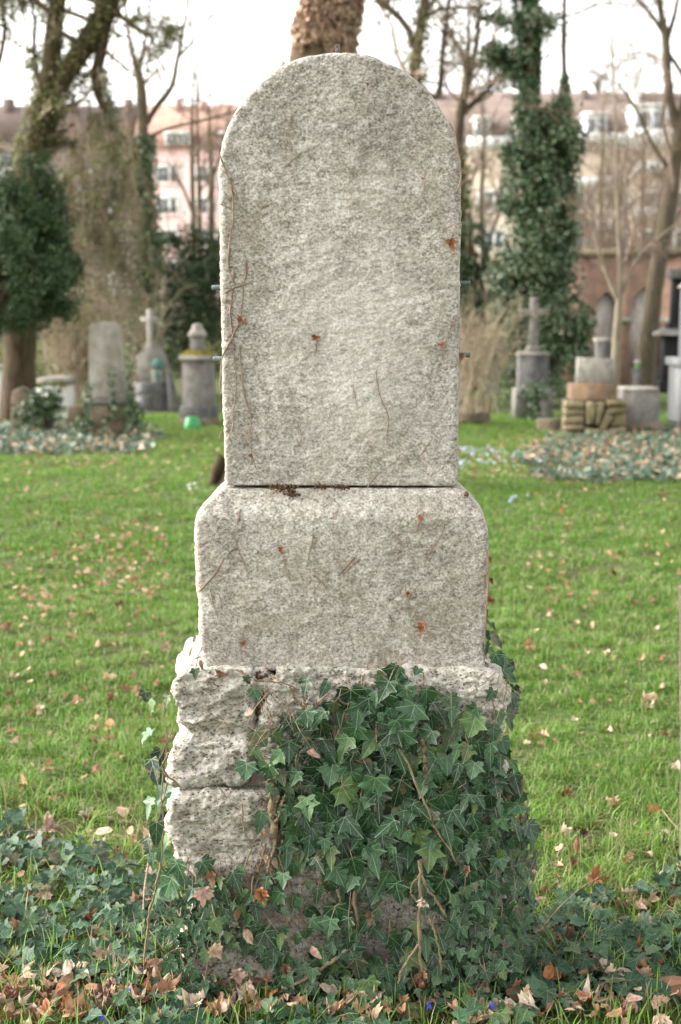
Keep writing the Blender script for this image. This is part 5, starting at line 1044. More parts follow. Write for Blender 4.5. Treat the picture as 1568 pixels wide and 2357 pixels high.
for k, (pts, r_, dep) in enumerate((
    (S5([(1385, 60), (1395, 200), (1392, 330), (1380, 500), (1382, 620), (1395, 740), (1410, 840)]), .0042, -.175), (S5([(1400, 150), (1430, 240), (1500, 330), (1568, 440)]), .003, -.18),
    (S5([(1385, 620), (1330, 690), (1270, 790), (1240, 880)]), .003, -.185), (S5([(1390, 150), (1330, 220), (1330, 290), (1390, 360)]), .0022, -.185), (S5([(1450, 450), (1490, 550), (1520, 680), (1530, 800)]), .0026, -.18),
    (S5([(960, 260), (938, 340), (950, 400), (990, 450), (1000, 530), (990, 580), (935, 630), (860, 690), (740, 785), (600, 870), (430, 950)]), .0048, -.135), (S5([(750, 200), (762, 330)]), .0048, -.11), (S5([(835, 250), (860, 350), (900, 440), (980, 495)]), .0035, -.12),
    (S3([(430, 650), (490, 740), (540, 880), (575, 960), (640, 1090), (690, 1240), (760, 1320), (850, 1490)]), .0024, -.168), (S3([(590, 580), (625, 680), (630, 930)]), .0055, -.15), (S3([(1335, 870), (1335, 1130), (1320, 1300), (1300, 1500), (1285, 1620)]), .0042, -.06),
    (S3([(1040, 20), (1100, 80), (1180, 160), (1250, 215)]), .004, -.02), (S2([(900, 900), (915, 1060), (900, 1130), (920, 1250), (930, 1380)]), .0085, -.115), (S2([(1010, 990), (960, 1100), (930, 1200), (925, 1300)]), .0055, -.12), (S2([(960, 1000), (930, 1100), (915, 1180)]), .004, -.12),
    (S2([(820, 910), (870, 900), (880, 980)]), .0025, -.11), (S2([(1090, 690), (1080, 770), (1100, 840)]), .002, -.13), (S2([(860, 1380), (830, 1470), (800, 1568)]), .0022, -.12), (S2([(760, 1380), (720, 1480), (690, 1568)]), .0020, -.12), (S2([(930, 1380), (900, 1450), (870, 1568)]), .003, -.13), (S2([(985, 1330), (960, 1440), (990, 1560)]), .002, -.13), (S2([(800, 1480), (810, 1568)]), .0018, -.125),
    (S2([(690, 1060), (690, 1200), (710, 1300), (780, 1370)]), .0016, -.108), (S2([(470, 890), (520, 940), (575, 1020)]), .0016, -.108), (S2([(270, 1510), (300, 1440), (360, 1415), (460, 1420)]), .0016, -.112), (S2([(150, 680), (95, 770), (125, 850), (190, 900), (240, 940)]), .0026, -.105),
    (S2([(780, 150), (900, 160), (1000, 170), (1100, 220)]), .0018, -.095), (S2([(600, 70), (680, 80), (740, 140)]), .0016, -.09), (S2([(1040, 200), (1070, 280), (1120, 330), (1180, 390)]), .0026, -.10), (S2([(1130, 230), (1150, 330), (1190, 380)]), .0024, -.10), (S2([(1380, 260), (1430, 320), (1480, 330)]), .0024, -.105), (S2([(1260, 330), (1290, 280), (1330, 240)]), .002, -.10),
    (S3([(160, 120), (155, 200), (165, 290)]), .002, -.10), (S3([(700, 380), (730, 340), (770, 420), (800, 480)]), .0022, -.11), (S3([(780, 330), (790, 400), (770, 480)]), .002, -.11), (S3([(1110, 260), (1130, 350), (1140, 440)]), .0018, -.10), (S3([(600, 230), (615, 160), (610, 90)]), .0014, -.095))):
    stem(IVY, pts, r_, dep, seed=k)
# many fine rootlets and leaf stalks
rr = np.random.default_rng(92); i = rr.integers(0, len(P), 330); a = P[i]; e = a + np.stack([rr.normal(size=330) * .02, rr.uniform(.01, .05, 330), rr.uniform(0.01, .05, 330)], -1); md = (a + e) / 2 + rr.normal(size=(330, 3)) * .006
mbx = MB(); tubes(mbx, np.stack([a, md, e], 1), np.full((330, 3), .0011), 4)
for (cx_, cy_, n_, sx, sy) in ((640, 1960, 60, 22, 60), (720, 1650, 34, 60, 20), (600, 1590, 12, 20, 20), (900, 1645, 22, 120, 16), (1080, 1670, 34, 36, 22), (560, 2020, 34, 50, 20), (1165, 1570, 14, 14, 40), (690, 2080, 40, 40, 50), (900, 2110, 30, 50, 30)):
    a = np.stack([at(cx_ + rr.normal() * sx, cy_ + rr.normal() * sy, DIST - .098 - rr.uniform(0, .02)) for _ in range(n_)]); dr = np.stack([rr.normal(size=n_) * .45, rr.normal(size=n_) * .15, -np.ones(n_)], -1); ln = rr.uniform(.02, .07, n_)[:, None]
    q = np.stack([a, a + dr * ln * .5 + rr.normal(size=(n_, 3)) * .005, a + dr * ln + rr.normal(size=(n_, 3)) * .007], 1); tubes(mbx, q, np.tile([.0011, .0010, .0006], (n_, 1)), 4)
build(mbx, 'rootlets', M['dry_stem'], IVY, True, kind='stuff')
# ivy trailing over the left edge, seen in shade
rr = np.random.default_rng(93)
IVL = thing('ivy_trail', (-0.42, 0.02, 0.3), 'dark drooping ivy trail hanging down behind the left edge of the stone base', 'ivy')
pts = [(350, 1625, 44), (335, 1600, 30), (340, 1690, 38), (368, 1740, 42), (375, 1760, 36), (352, 1765, 60), (375, 1790, 50), (345, 1850, 42), (372, 1855, 55), (360, 1910, 56), (385, 1930, 46), (372, 1960, 44), (350, 1975, 40), (392, 1890, 50), (380, 1820, 46), (398, 1990, 44), (340, 1940, 34), (388, 2035, 60), (362, 2060, 44), (396, 1840, 38), (384, 1610, 26)]
P = np.stack([at(a, b, DIST + rr.uniform(0.0, 0.10)) for a, b, c in pts]); n = len(pts); S = np.array([c * .0011 for a, b, c in pts])
B = bases(np.stack([-0.5 + rr.normal(size=n) * .4, -.55 + rr.normal(size=n) * .3, .25 + rr.normal(size=n) * .25], -1), np.stack([rr.normal(size=n) * .3 - .1, rr.normal(size=n) * .2, -np.ones(n)], -1))
place_leaves(IVL, 'leaf', IVY_ME, rr.choice(7, n, p=IVY_W), P - B[:, :, 1] * (S * .3)[:, None], B, S)
for k, (q, r_) in enumerate((([(385, 1605), (372, 1640), (388, 1690), (380, 1750), (370, 1830), (378, 1900), (372, 1980)], .002), ([(395, 1760), (382, 1820), (366, 1880), (352, 1925)], .0018), ([(360, 1760), (390, 1700), (402, 1660)], .0016), ([(370, 1985), (362, 2030), (345, 2100), (335, 2180), (330, 2240)], .0032))): stem(IVL, q, r_, 0.03 if k < 3 else -.05, seed=200 + k)
IVR = thing('ivy_trail', (0.38, 0.02, 0.9), 'small ivy trail climbing at the upper right corner of the stone base', 'ivy')
E_ = lambda p: [((1080 + x_ / 5.237) * .98, (1250 + y_ / 5.237) * .98, s_) for x_, y_, s_ in p]
pts = E_([(350, 1110, 18), (400, 1150, 20), (370, 1260, 24), (420, 1270, 26), (440, 1310, 40), (330, 1410, 30), (385, 1465, 30), (470, 1550, 34), (400, 1620, 34), (590, 1680, 48), (580, 1740, 42), (550, 1820, 34), (660, 1970, 52), (650, 2040, 44), (620, 2180, 44), (660, 2200, 36), (600, 2290, 44), (460, 2100, 36), (265, 2150, 44), (340, 2250, 40), (500, 1620, 30), (540, 1560, 28), (590, 1960, 36)])
n = len(pts); P = np.stack([at(a, b, DIST + rr.uniform(-.04, 0.14)) for a, b, c in pts]); S = np.array([c * .001 for a, b, c in pts])
B = bases(np.stack([.35 + rr.normal(size=n) * .4, -.7 + rr.normal(size=n) * .3, .4 + rr.normal(size=n) * .25], -1), np.stack([rr.normal(size=n) * .6 + .2, rr.normal(size=n) * .2, -np.ones(n)], -1))
place_leaves(IVR, 'leaf', IVY_ME, rr.choice(7, n, p=IVY_W), P - B[:, :, 1] * (S * .3)[:, None], B, S)
for k, q in enumerate(([(330, 1050), (370, 1140), (430, 1210), (500, 1250), (570, 1300), (610, 1315)], [(300, 1580), (420, 1700), (520, 1820), (630, 1930)], [(310, 1060), (302, 1250), (300, 1400), (330, 1560)], [(560, 1850), (590, 2000), (600, 2150), (590, 2290)])):
    stem(IVR, [(a, b) for a, b, _ in E_([(x_, y_, 0) for x_, y_ in q])], .002 if k else .0012, 0.01, seed=300 + k)

# ================================================================== GROUND IVY
def ground_ivy(loc, label, poly, nc, rr, srange, dens=None, maxn=296, gap=0.30, hh=(0.02, 0.065), bbox=None):
    t = thing('ground_ivy', loc, label, 'ivy')
    x0, x1 = min(p[0] for p in poly), max(p[0] for p in poly); y0, y1 = min(p[1] for p in poly), max(p[1] for p in poly)
    px, py = rr.uniform(x0, x1, nc), rr.uniform(y0, y1, nc); k = in_poly(px, py, poly)
    k &= ~((px > 395) & (px < 1200) & (py < 2262)); px, py = px[k], py[k]; P = on_ground(gps(px, py))
    if dens is not None: k = fbm(P * np.array([5, 5, 0]) + 3.1, 3, 61) > dens; P, px, py = P[k], px[k], py[k]
    s = rr.uniform(*srange, len(P)); kp = thin(P[:, 0], P[:, 1], s, gap); P, s, px, py = P[kp], s[kp], px[kp], py[kp]; n = len(P)
    P[:, 2] += rr.uniform(*hh, n); nrm = np.stack([rr.normal(size=n) * .32, -.30 + rr.normal(size=n) * .32, np.ones(n)], -1); tip = np.stack([rr.normal(size=n), rr.normal(size=n) - .7, rr.normal(size=n) * .15], -1)
    B = bases(nrm, tip); wh = rr.choice(7, n, p=IVY_W * np.array([1.2, 1.2, .6, 1.6, .3, .6, 1.4]) / (IVY_W * np.array([1.2, 1.2, .6, 1.6, .3, .6, 1.4])).sum())
    inview = (px > -40) & (px < 1608) & (py < 2400); o_ = np.argsort(-(s / ground_d_arr(py) * inview)); a, b = o_[:maxn], o_[maxn:]
    place_leaves(t, 'leaf', GIVY_ME, wh[a], P[a], B[a], s[a])
    if len(b): mbx = MB(); leaf_mass(mbx, IVY_T, wh[b], P[b], B[b], s[b], rr.uniform(0, 1, len(b))); build(mbx, 'further_leaves', M['ivy_ground'], t, True, kind='stuff')
    g_ = P.copy(); g_[:, 2] = terrain(P[:, 0], P[:, 1]); e = g_ + np.c_[rr.normal(size=(n, 2)) * .03, np.zeros(n)]; md = (P + e) / 2 + rr.normal(size=(n, 3)) * .008; mbx = MB(); tubes(mbx, np.stack([P, md, e], 1), np.full((n, 3), .0012), 4)
    i = rr.integers(0, n, n // 3); j = np.array([np.argsort((P[q, 0] - P[:, 0]) ** 2 + (P[q, 1] - P[:, 1]) ** 2)[min(6, n - 1)] for q in i]); a_, b_ = e[i], e[j]; tubes(mbx, np.stack([a_, (a_ * .6 + b_ * .4) + np.array([0, 0, .02]) + rr.normal(size=a_.shape) * .01, b_], 1), np.full((len(i), 3), .0018), 5)
    build(mbx, 'runners', M['stem'], t, True, kind='stuff'); return t
def ground_d_arr(py): return np.array([ground_d(v) for v in py])
ground_ivy((-0.72, 0.25, 0), 'ground ivy carpet spreading over the soil at the lower left of the gravestone', PL, 12000, np.random.default_rng(94), (0.026, 0.060), -0.36, gap=0.26)
ground_ivy((0.62, 0.2, 0), 'ground ivy carpet spreading through the grass at the lower right of the gravestone', PR, 12000, np.random.default_rng(95), (0.026, 0.060), -0.30, gap=0.27)
ground_ivy((0.05, -0.3, 0), 'sparse low ivy creeping over the soil at the foot of the gravestone', [(330, 2225), (1240, 2225), (1260, 2330), (1200, 2440), (200, 2440), (180, 2330)], 5000, np.random.default_rng(96), (0.024, 0.052), -0.20, gap=0.30)
def far_bed(loc, label, poly, n, rr, name='ivy_bed', sz=(0.05, 0.085)):
    x0, x1 = min(p[0] for p in poly), max(p[0] for p in poly); y0, y1 = min(p[1] for p in poly), max(p[1] for p in poly)
    px, py = rr.uniform(x0, x1, n), rr.uniform(y0, y1, n); k = in_poly(px, py, poly); P = on_ground(gps(px[k], py[k])); k = fbm(P * np.array([1.6, 1.6, 0]), 3, 62) > -.34; P = P[k]; n = len(P)
    P[:, 2] += rr.uniform(.02, .09, n); B = bases(np.stack([rr.normal(size=n) * .5, -.4 + rr.normal(size=n) * .4, np.ones(n)], -1), rr.normal(size=(n, 3)) + np.array([0, -.5, 0])); mbx = MB(); s = rr.uniform(*sz, n)
    leaf_mass(mbx, IVY_T, rr.choice(7, n, p=IVY_W), P, B, s, rr.uniform(0, 1, n)); o = build(mbx, name, M['ivy_bed'], None, True, kind='stuff'); o['label'] = label; return o
far_bed(None, 'ivy bed round the tall stele and broken stele at the far left', PBL, 5200, np.random.default_rng(97))
far_bed(None, 'ivy bed before the rubble stone grave at the far right', PBR, 5600, np.random.default_rng(98))

# ================================================================== FALLEN LEAVES
MAPLE = [(0, 0), (.14, -.06), (.36, -.10), (.30, .06), (.56, .12), (.46, .26), (.62, .44), (.40, .46), (.34, .60), (.18, .62), (.14, .82), (0, 1.0)]
OVAL = [(0, 0), (.14, .06), (.26, .20), (.32, .40), (.29, .62), (.19, .82), (.08, .95), (0, 1.0)]
def dry_template(half, seed, curl, wav):
    V, T, U = leaf_template(half, .05, .0, seed, wav); rs = np.random.default_rng(seed + 50); n = len(V) - 1
    ring = V[0] + (V[1:] - V[0]) * rs.uniform(.45, .62, (n, 1)); ring[:, 2] += rs.normal(size=n) * wav * 1.3; V[1:, 2] += rs.normal(size=n) * wav; V[1:, :2] += rs.normal(size=(n, 2)) * .018
    V = np.concatenate([V, ring]); U = V[:, :2].copy(); i = np.arange(n); j = (i + 1) % n
    T2 = np.concatenate([np.c_[np.zeros(n, int), 1 + n + i, 1 + n + j], np.c_[1 + n + i, 1 + i, 1 + j], np.c_[1 + n + i, 1 + j, 1 + n + j]])
    if (T[0][1] > T[0][2]) != (T2[0][1] > T2[0][2]): T2 = T2[:, ::-1].copy()
    T = T2; x, y = V[:, 0].copy(), V[:, 1].copy()
    V[:, 2] += curl * (x * x * 1.6 + (y - .45) ** 2 * rs.uniform(-.5, 1.2)); V[:, 0] *= 1 - .25 * abs(curl); return V, T, U
FORMS = [('flat oval', dry_template(OVAL, 11, .15, .02)), ('curled oval', dry_template(OVAL, 12, 1.1, .05)), ('cupped oval', dry_template(OVAL, 13, -.8, .04)), ('flat lobed', dry_template(MAPLE, 14, .2, .05)), ('crumpled lobed', dry_template(MAPLE, 15, .9, .11)), ('drooping lobed', dry_template(MAPLE, 16, -.7, .08)), ('shrivelled ivy', dry_template(FIVE, 17, 1.0, .10)), ('folded ivy', dry_template(LONG, 18, .8, .06))]
DKEYS = list(DM); DRYME = {(f, c): mesh_from('dry_leaf', FORMS[f][1][0], [FORMS[f][1][1]], DM[c], True, FORMS[f][1][2]) for f in range(len(FORMS)) for c in DKEYS}
def dry_leaf(P, nrm, tip, s, f, c, label, group=None):
    b = bases(np.array([nrm], float), np.array([tip], float))[0]; m4 = Matrix.Identity(4)
    for r_ in range(3):
        for c_ in range(3): m4[r_][c_] = b[r_, c_] * s
        m4[r_][3] = P[r_]
    o = bpy.data.objects.new('dry_leaf', DRYME[(f, c)]); COL.objects.link(o); o.matrix_basis = m4; return tag(o, label, 'dry leaf', group)
# leaves stuck to the stone
gl = 'dry leaves caught on the gravestone'
for (x_, y_, dep, s, f, c, lab, ti) in (
    (1040, 572, -.008, .036, 7, 'rusty orange', 'orange dry leaf near the right edge of the slab at upper mid height', (.3, 0, -1)), (1036, 556, -.006, .018, 1, 'rusty orange', 'tiny orange leaf scrap above the orange leaf near the slab right edge', (1, 0, -.1)),
    (553, 742, -.010, .026, 6, 'chestnut brown', 'shrivelled brown leaf hanging at the crossing stems on the left of the slab', (0, 0, -1)), (566, 740, -.008, .018, 1, 'pinkish tan', 'small tan leaf scrap beside the shrivelled brown leaf on the slab', (.6, 0, -.6)),
    (732, 777, -.008, .024, 6, 'rusty orange', 'rusty crumpled leaf on a stalk in the middle of the slab', (.8, 0, .1)), (1019, 800, -.008, .020, 6, 'rusty orange', 'small orange leaf on the dry stem low at the right of the slab', (0, 0, -1)), (1046, 742, -.008, .018, 1, 'pinkish tan', 'small pale leaf at the top of the dry stem near the slab right edge', (.6, 0, -.3)),
    (1060, 828, -.010, .026, 7, 'chestnut brown', 'brown curled leaf beside the lower right dowel', (-.5, 0, -1)), (580, 1052, -.008, .016, 6, 'chestnut brown', 'small rust bud leaf at the end of the orange stem low left on the slab', (.5, 0, -.6)), (848, 198, -.006, .014, 6, 'rusty orange', 'tiny orange speck of leaf high on the rounded top', (0, 0, -1)),
    (968, 1196, -.046, .024, 2, 'rusty orange', 'round orange leaf at the upper right of the plinth', (.2, 0, -1)), (646, 1270, -.046, .022, 6, 'rusty orange', 'folded orange leaf at the left of the plinth', (.4, 0, -1)), (937, 1372, -.046, .018, 7, 'rusty orange', 'small orange bud where twigs cross on the plinth', (0, 0, -1)), (972, 1452, -.046, .034, 6, 'rusty orange', 'lobed orange leaf low on the right of the plinth', (.1, 0, -1)),
    (563, 1478, -.045, .02, 7, 'rusty orange', 'thin rusty leaf on the stalk at the lower left of the plinth', (.4, 0, .4)), (564, 1500, -.045, .016, 1, 'pinkish tan', 'tiny tan leaf low on the rusty stalk of the plinth', (.8, 0, .1)), (848, 1540, -.06, .018, 1, 'pinkish tan', 'tiny pinkish scrap in the joint below the plinth', (0, 0, -1)),
    (1130, 1384, -.01, .040, 4, 'rusty orange', 'large rust red leaf sticking out from the right edge of the plinth', (1, 0, -.2)), (1120, 1412, -.01, .028, 1, 'chestnut brown', 'narrow dark leaf hanging under the rust red leaf at the plinth edge', (.2, 0, -1)), (1128, 1290, -.02, .014, 6, 'rusty orange', 'tiny rust bud on the stem at the right edge of the plinth', (.3, 0, -1)), (1133, 1340, -.02, .018, 6, 'chestnut brown', 'small brown leaf on the stem at the right edge of the plinth', (.4, 0, -1)),
    (516, 1553, -.112, .034, 6, 'chestnut brown', 'dark red brown leaf lying at the top left of the stone base', (.9, 0, -.15)), (568, 1640, -.112, .034, 0, 'pinkish tan', 'pink oval leaf in the crevice between the upper base stones', (-.9, 0, -.3)), (465, 1533, -.06, .030, 1, 'tan', 'tan leaf tucked at the left end of the joint', (.2, 0, -1)), (632, 1560, -.105, .022, 1, 'pinkish tan', 'small tan leaf at the top of the crevice', (.6, 0, -.6)),
    (726, 1742, -.15, .048, 1, 'pinkish tan', 'curled pink leaf like a hook over the ivy edge', (.8, 0, -.6)), (495, 2030, -.125, .046, 7, 'chestnut brown', 'brown folded leaf at the lower left of the base', (.3, 0, -1)), (468, 2075, -.17, .062, 3, 'pinkish tan', 'tan five pointed leaf hanging before the lower left of the base', (0, -.3, -1)), (605, 2070, -.17, .052, 4, 'rusty orange', 'orange brown crumpled leaf beside the lower base crevice', (.3, 0, -1)), (575, 2160, -.16, .055, 2, 'tan', 'tan cupped leaf low on the left of the base', (.5, 0, -1)),
    (615, 1980, -.13, .03, 1, 'tan', 'small tan leaf on the thick ivy stem', (0, 0, -1)), (635, 1990, -.13, .04, 2, 'tan', 'beige leaf behind the thick ivy stem', (.3, 0, -1)), (612, 1918, -.12, .026, 1, 'rusty orange', 'small rust leaf on the thick ivy stem top', (.6, 0, -.5)), (985, 2080, -.22, .04, 4, 'pale beige', 'pale papery leaf caught on the long ivy stem', (.6, 0, -.4)), (1200, 1900, 0, .044, 4, 'pinkish tan', 'pinkish crumpled leaf among the ivy at the right', (.3, 0, -1)), (1235, 1910, 0, .052, 1, 'dark brown', 'long dark brown leaf pointing out of the ivy at the right edge', (1, 0, -.15)), (545, 2110, -.18, .04, 2, 'chestnut brown', 'brown leaf among the ivy below the left base stone', (-.2, 0, -1)), (500, 2200, -.2, .05, 3, 'tan', 'tan blotched leaf at the foot of the base at left', (.5, 0, -1)), (552, 2255, -.24, .05, 3, 'pinkish tan', 'pale tan lobed leaf at the foot of the base left of the middle', (.2, 0, -1)), (735, 2195, -.2, .05, 1, 'pinkish tan', 'shrivelled pink leaf hanging low in the ivy', (.7, 0, -.7)), (975, 2255, -.24, .04, 4, 'chestnut brown', 'brown crumpled leaf low in the ivy beside the long stem', (.1, 0, -1)), (1140, 1740, -.1, .03, 4, 'pale beige', 'small papery leaf among the right ivy', (0, 0, -1)), (1075, 2010, -.2, .03, 6, 'chestnut brown', 'little brown leaf among the lower right ivy', (0, 0, -1)), (850, 2120, -.16, .036, 7, 'chestnut brown', 'rust brown leaf hanging beside the bare stone patch', (0, 0, -1)), (660, 2240, -.19, .04, 4, 'dark brown', 'dark crumpled leaf in the shade at the foot', (0, 0, -1))):
    Pq = at(x_, y_, DIST + dep); T_ = np.array(ti, float); dry_leaf(Pq - T_ / np.linalg.norm(T_) * s * .5, (rr.normal() * .3, -1, .35 + rr.normal() * .2), ti, s * (0.80 if y_ < 1540 else 0.74), f, c, lab, gl)
# named large leaves at the front edge
gf = 'large fallen leaves on the soil in front'
for (x_, y_, s, f, c, lab, ti, tl) in (
    (1535, 2310, .135, 2, 'chestnut brown', 'biggest brown cupped leaf at the lower right corner', (.9, .2, 0), .55), (230, 2195, .085, 2, 'tan', 'large ochre cupped leaf among ground ivy at the lower left', (.5, -.4, 0), .6), (285, 2245, .075, 0, 'pale beige', 'large pale folded leaf below the ochre one at the lower left', (.7, .3, 0), .5), (250, 2240, .055, 4, 'pinkish tan', 'pinkish crumpled leaf left of the pale folded leaf', (.2, 1, 0), .5), (345, 2205, .060, 0, 'pale beige', 'pale beige oval leaf beside the foot of the stone at left', (1, .1, 0), .4),
    (535, 2318, .095, 1, 'rusty orange', 'orange brown curled leaf in front of the foot left of the middle', (.5, -.6, 0), .75), (955, 2345, .095, 2, 'tan', 'large tan leaf in front of the foot right of the middle', (.9, .2, 0), .45), (700, 2300, .055, 1, 'chestnut brown', 'brown standing curled leaf in front of the middle of the foot', (.2, 1, .3), .8), (690, 2350, .055, 2, 'chestnut brown', 'brown leaf lying before the middle of the foot', (.5, .4, 0), .4), (90, 2352, .07, 2, 'pale beige', 'pale beige leaf at the bottom left edge', (1, 0, 0), .4), (265, 2340, .05, 4, 'pinkish tan', 'pinkish crumpled leaf near the bottom left', (.3, .8, 0), .5), (330, 2340, .05, 4, 'chestnut brown', 'chestnut crumpled leaf near the bottom left', (.6, .5, 0), .4), (455, 2345, .06, 4, 'pale beige', 'pale torn leaf at the bottom left of the middle', (.4, .6, 0), .5), (150, 2290, .055, 0, 'tan', 'tan pointed leaf in the lower left grass', (.1, 1, .2), .6), (1080, 2335, .055, 2, 'tan', 'tan leaf under the blue flowers right of the middle', (.8, .2, 0), .4), (1320, 2185, .055, 4, 'dark brown', 'dark brown crumpled leaf in the right ground ivy', (.7, .2, 0), .6), (1500, 2235, .065, 1, 'pinkish tan', 'pinkish curled leaf among ivy at the lower right', (1, .3, 0), .6), (1490, 2250, .06, 7, 'rusty orange', 'rusty folded leaf among ivy at the lower right', (1, .2, 0), .5), (1310, 2310, .05, 0, 'pinkish tan', 'flat pinkish oval leaf before the right ground ivy', (1, -.3, 0), .2), (1215, 2130, .05, 1, 'pinkish tan', 'pinkish curled leaf at the right end of the ivy mass', (.4, .6, 0), .5), (1240, 2090, .055, 2, 'dark brown', 'dark leaf in the grass right of the ivy mass', (.7, .3, 0), .3), (1330, 1975, .05, 2, 'chestnut brown', 'brown leaf standing in the grass right of the ivy', (.2, 1, .4), .8), (1380, 2050, .06, 4, 'rusty orange', 'rusty leaf in the grass above the long straw', (.8, .3, 0), .5), (320, 2105, .06, 4, 'tan', 'tan crumpled leaf beside the trailing stem at left', (.2, 1, .2), .6), (140, 2010, .055, 2, 'dark brown', 'dark olive brown leaf over the left ground ivy', (.4, -.5, .2), .6), (240, 1930, .055, 0, 'pale beige', 'pale beige leaf on the grass left of the base', (1, .3, 0), .4), (240, 1965, .03, 0, 'tan', 'small buff leaf in the grass left of the base', (.5, .5, 0), .5), (210, 2130, .03, 7, 'rusty orange', 'small rusty leaf in the left ground ivy', (.3, .8, .3), .8), (125, 1925, .06, 4, 'pinkish tan', 'pinkish crumpled leaf on the grass above the left ground ivy', (.8, .4, 0), .5), (385, 1515, .055, 3, 'pinkish tan', 'pink lobed leaf standing in the grass left of the plinth joint', (.3, .6, .5), .9)):
    Pq = on_ground([gp(x_, y_)])[0]; Pq[2] += .02; T_ = np.array(ti, float); T_ /= np.linalg.norm(T_)
    dry_leaf(Pq - T_ * s * .5 + np.array([0, 0, .012]), (rr.normal() * .25, -tl, .9 - tl * .5), T_, s, f, c, lab, gf)
# leaves all over the lawn: sampled over the view, thicker in the drifts
rr = np.random.default_rng(99); n0 = 52000; px, py = rr.uniform(-200, 1768, n0), rr.uniform(985, 2380, n0)
def drift(cx, cy, ax, ay): return np.exp(-((px - cx) / ax) ** 2 - ((py - cy) / ay) ** 2)
dn = .075 + .62 * drift(150, 1062, 420, 26) + .7 * drift(1130, 1075, 110, 36) + .75 * drift(1400, 1060, 320, 46) + .8 * drift(330, 1290, 190, 75) + .25 * drift(150, 1400, 300, 120) + .16 * drift(900, 1020, 2000, 60) + .10 * drift(300, 1750, 400, 200) + .18 * drift(300, 2290, 380, 90) + .14 * drift(1400, 2180, 260, 160) + .15 * drift(600, 2345, 420, 42) + .13 * drift(1150, 2350, 300, 40) + .16 * drift(150, 2320, 200, 60) + .12 * drift(1350, 1330, 300, 150)
dn *= np.interp(py, [1000, 1200, 1500, 1900, 2350], [1.0, .50, .28, .26, .42])
k = (rr.random(n0) < dn * .85) & ~((px > 385) & (px < 1215) & (py < 2262) & (py > 1100)); px, py = px[k], py[k]; P = on_ground(gps(px, py)); n = len(P)
s = rr.uniform(.020, .048, n) * (1 + .3 * (rr.random(n) < .12)); f = rr.choice(len(FORMS), n, p=[.12, .20, .18, .05, .16, .09, .12, .08]); c = rr.choice(len(DKEYS), n, p=[.10, .17, .25, .24, .09, .15]); dist = np.hypot(P[:, 0], P[:, 1] + DIST)
P[:, 2] += rr.uniform(.012, .038, n) + .022 * (py > 2262) + .09 * (in_poly(px, py, PBR) | in_poly(px, py, PBL)); nrm = np.stack([rr.normal(size=n) * .5, rr.normal(size=n) * .5 - .25, np.ones(n)], -1); tip = np.stack([rr.normal(size=n), rr.normal(size=n), rr.normal(size=n) * .3], -1)
inv = (px > -10) & (px < 1578) & (py < 2370); o_ = np.argsort(-(s / dist * inv)); near, far = o_[:222], o_[222:]
def where(x_, y_):
    if y_ > 2262: return 'on the soil before the foot of the gravestone' if 400 < x_ < 1200 else ('in the front left corner' if x_ < 400 else 'in the front right corner')
    if x_ < 784: return ('among the ground ivy at the left' if y_ > 1950 else 'on the grass left of the stone base' if y_ > 1560 else 'on the lawn left of the plinth' if y_ > 1240 else 'on the lawn beyond the left drift of leaves')
    return ('among the ground ivy at the right' if y_ > 2030 else 'on the grass right of the stone base' if y_ > 1560 else 'on the lawn right of the plinth' if y_ > 1240 else 'on the lawn before the right ivy bed')
def big_(v): return 'small ' if v < .042 else 'large ' if v > .064 else ''
LB = {q: f"{big_(s[q])}{DKEYS[c[q]]} {FORMS[f[q]][0]} leaf {where(px[q], py[q])}" for q in near}
by = {}
for q in near: by.setdefault(LB[q], []).append(q)
for lab, qs in by.items():
    if len(qs) > 1:
        qs.sort(key=lambda v: px[v])
        qs = qs[:6]
        for r_, q in enumerate(qs): LB[q] = lab.replace(' the foot of the gravestone', ' the gravestone') + ', ' + (('leftmost', 'rightmost')[r_] if len(qs) == 2 else ('leftmost', 'middle one', 'rightmost')[r_] if len(qs) == 3 else ('leftmost', 'second from left', 'third from left', 'fourth from left', 'fifth from left', 'sixth from left')[min(r_, 5)])
for q in near: dry_leaf(P[q], nrm[q], tip[q], s[q], f[q], DKEYS[c[q]], LB[q], 'fallen leaves ' + where(px[q], py[q]))
mbx = MB(); Bf = bases(nrm[far], tip[far]); leaf_mass(mbx, [F_[1] for F_ in FORMS], f[far], P[far], Bf, s[far] * 1.1, rr.uniform(0, 1, len(far)))
build(mbx, 'leaf_litter', M['dry_leaf'], None, True, kind='stuff')
# reddish fallen branches at the foot of the left stele
rr = np.random.default_rng(101)
M['red_branch'] = bark_mat('reddish dead branch', (0.24, 0.115, 0.075), (0.44, 0.25, 0.18), None, 0, 30)
for (pts, r_, lab) in (([(212, 1026), (235, 1018), (268, 1034)], .020, 'reddish fallen branch at the foot of the tall stele'), ([(243, 1028), (247, 1010), (246, 1000)], .014, 'short reddish upright branch stub at the foot of the tall stele'), ([(70, 1042), (95, 1030), (112, 1024)], .018, 'reddish fallen branch in the ivy at the far left'), ([(72, 1038), (78, 1018), (75, 1008)], .014, 'upright reddish stick in the ivy at the far left'), ([(205, 1020), (218, 1035), (222, 1040)], .014, 'short reddish stick left of the tall stele foot')):
    g0 = ground_d(1036); q = np.array([[*at(a, b, g0), r_ * (1 - .2 * i)] for i, (a, b) in enumerate(pts)]); q[:, 2] = np.maximum(q[:, 2], .03); mbx = MB(); limb(mbx, q, 10, 7, .2, 3); tag(build(mbx, 'fallen_branch', M['red_branch'], None, True), lab, 'branch', 'reddish fallen branches by the left ivy bed')
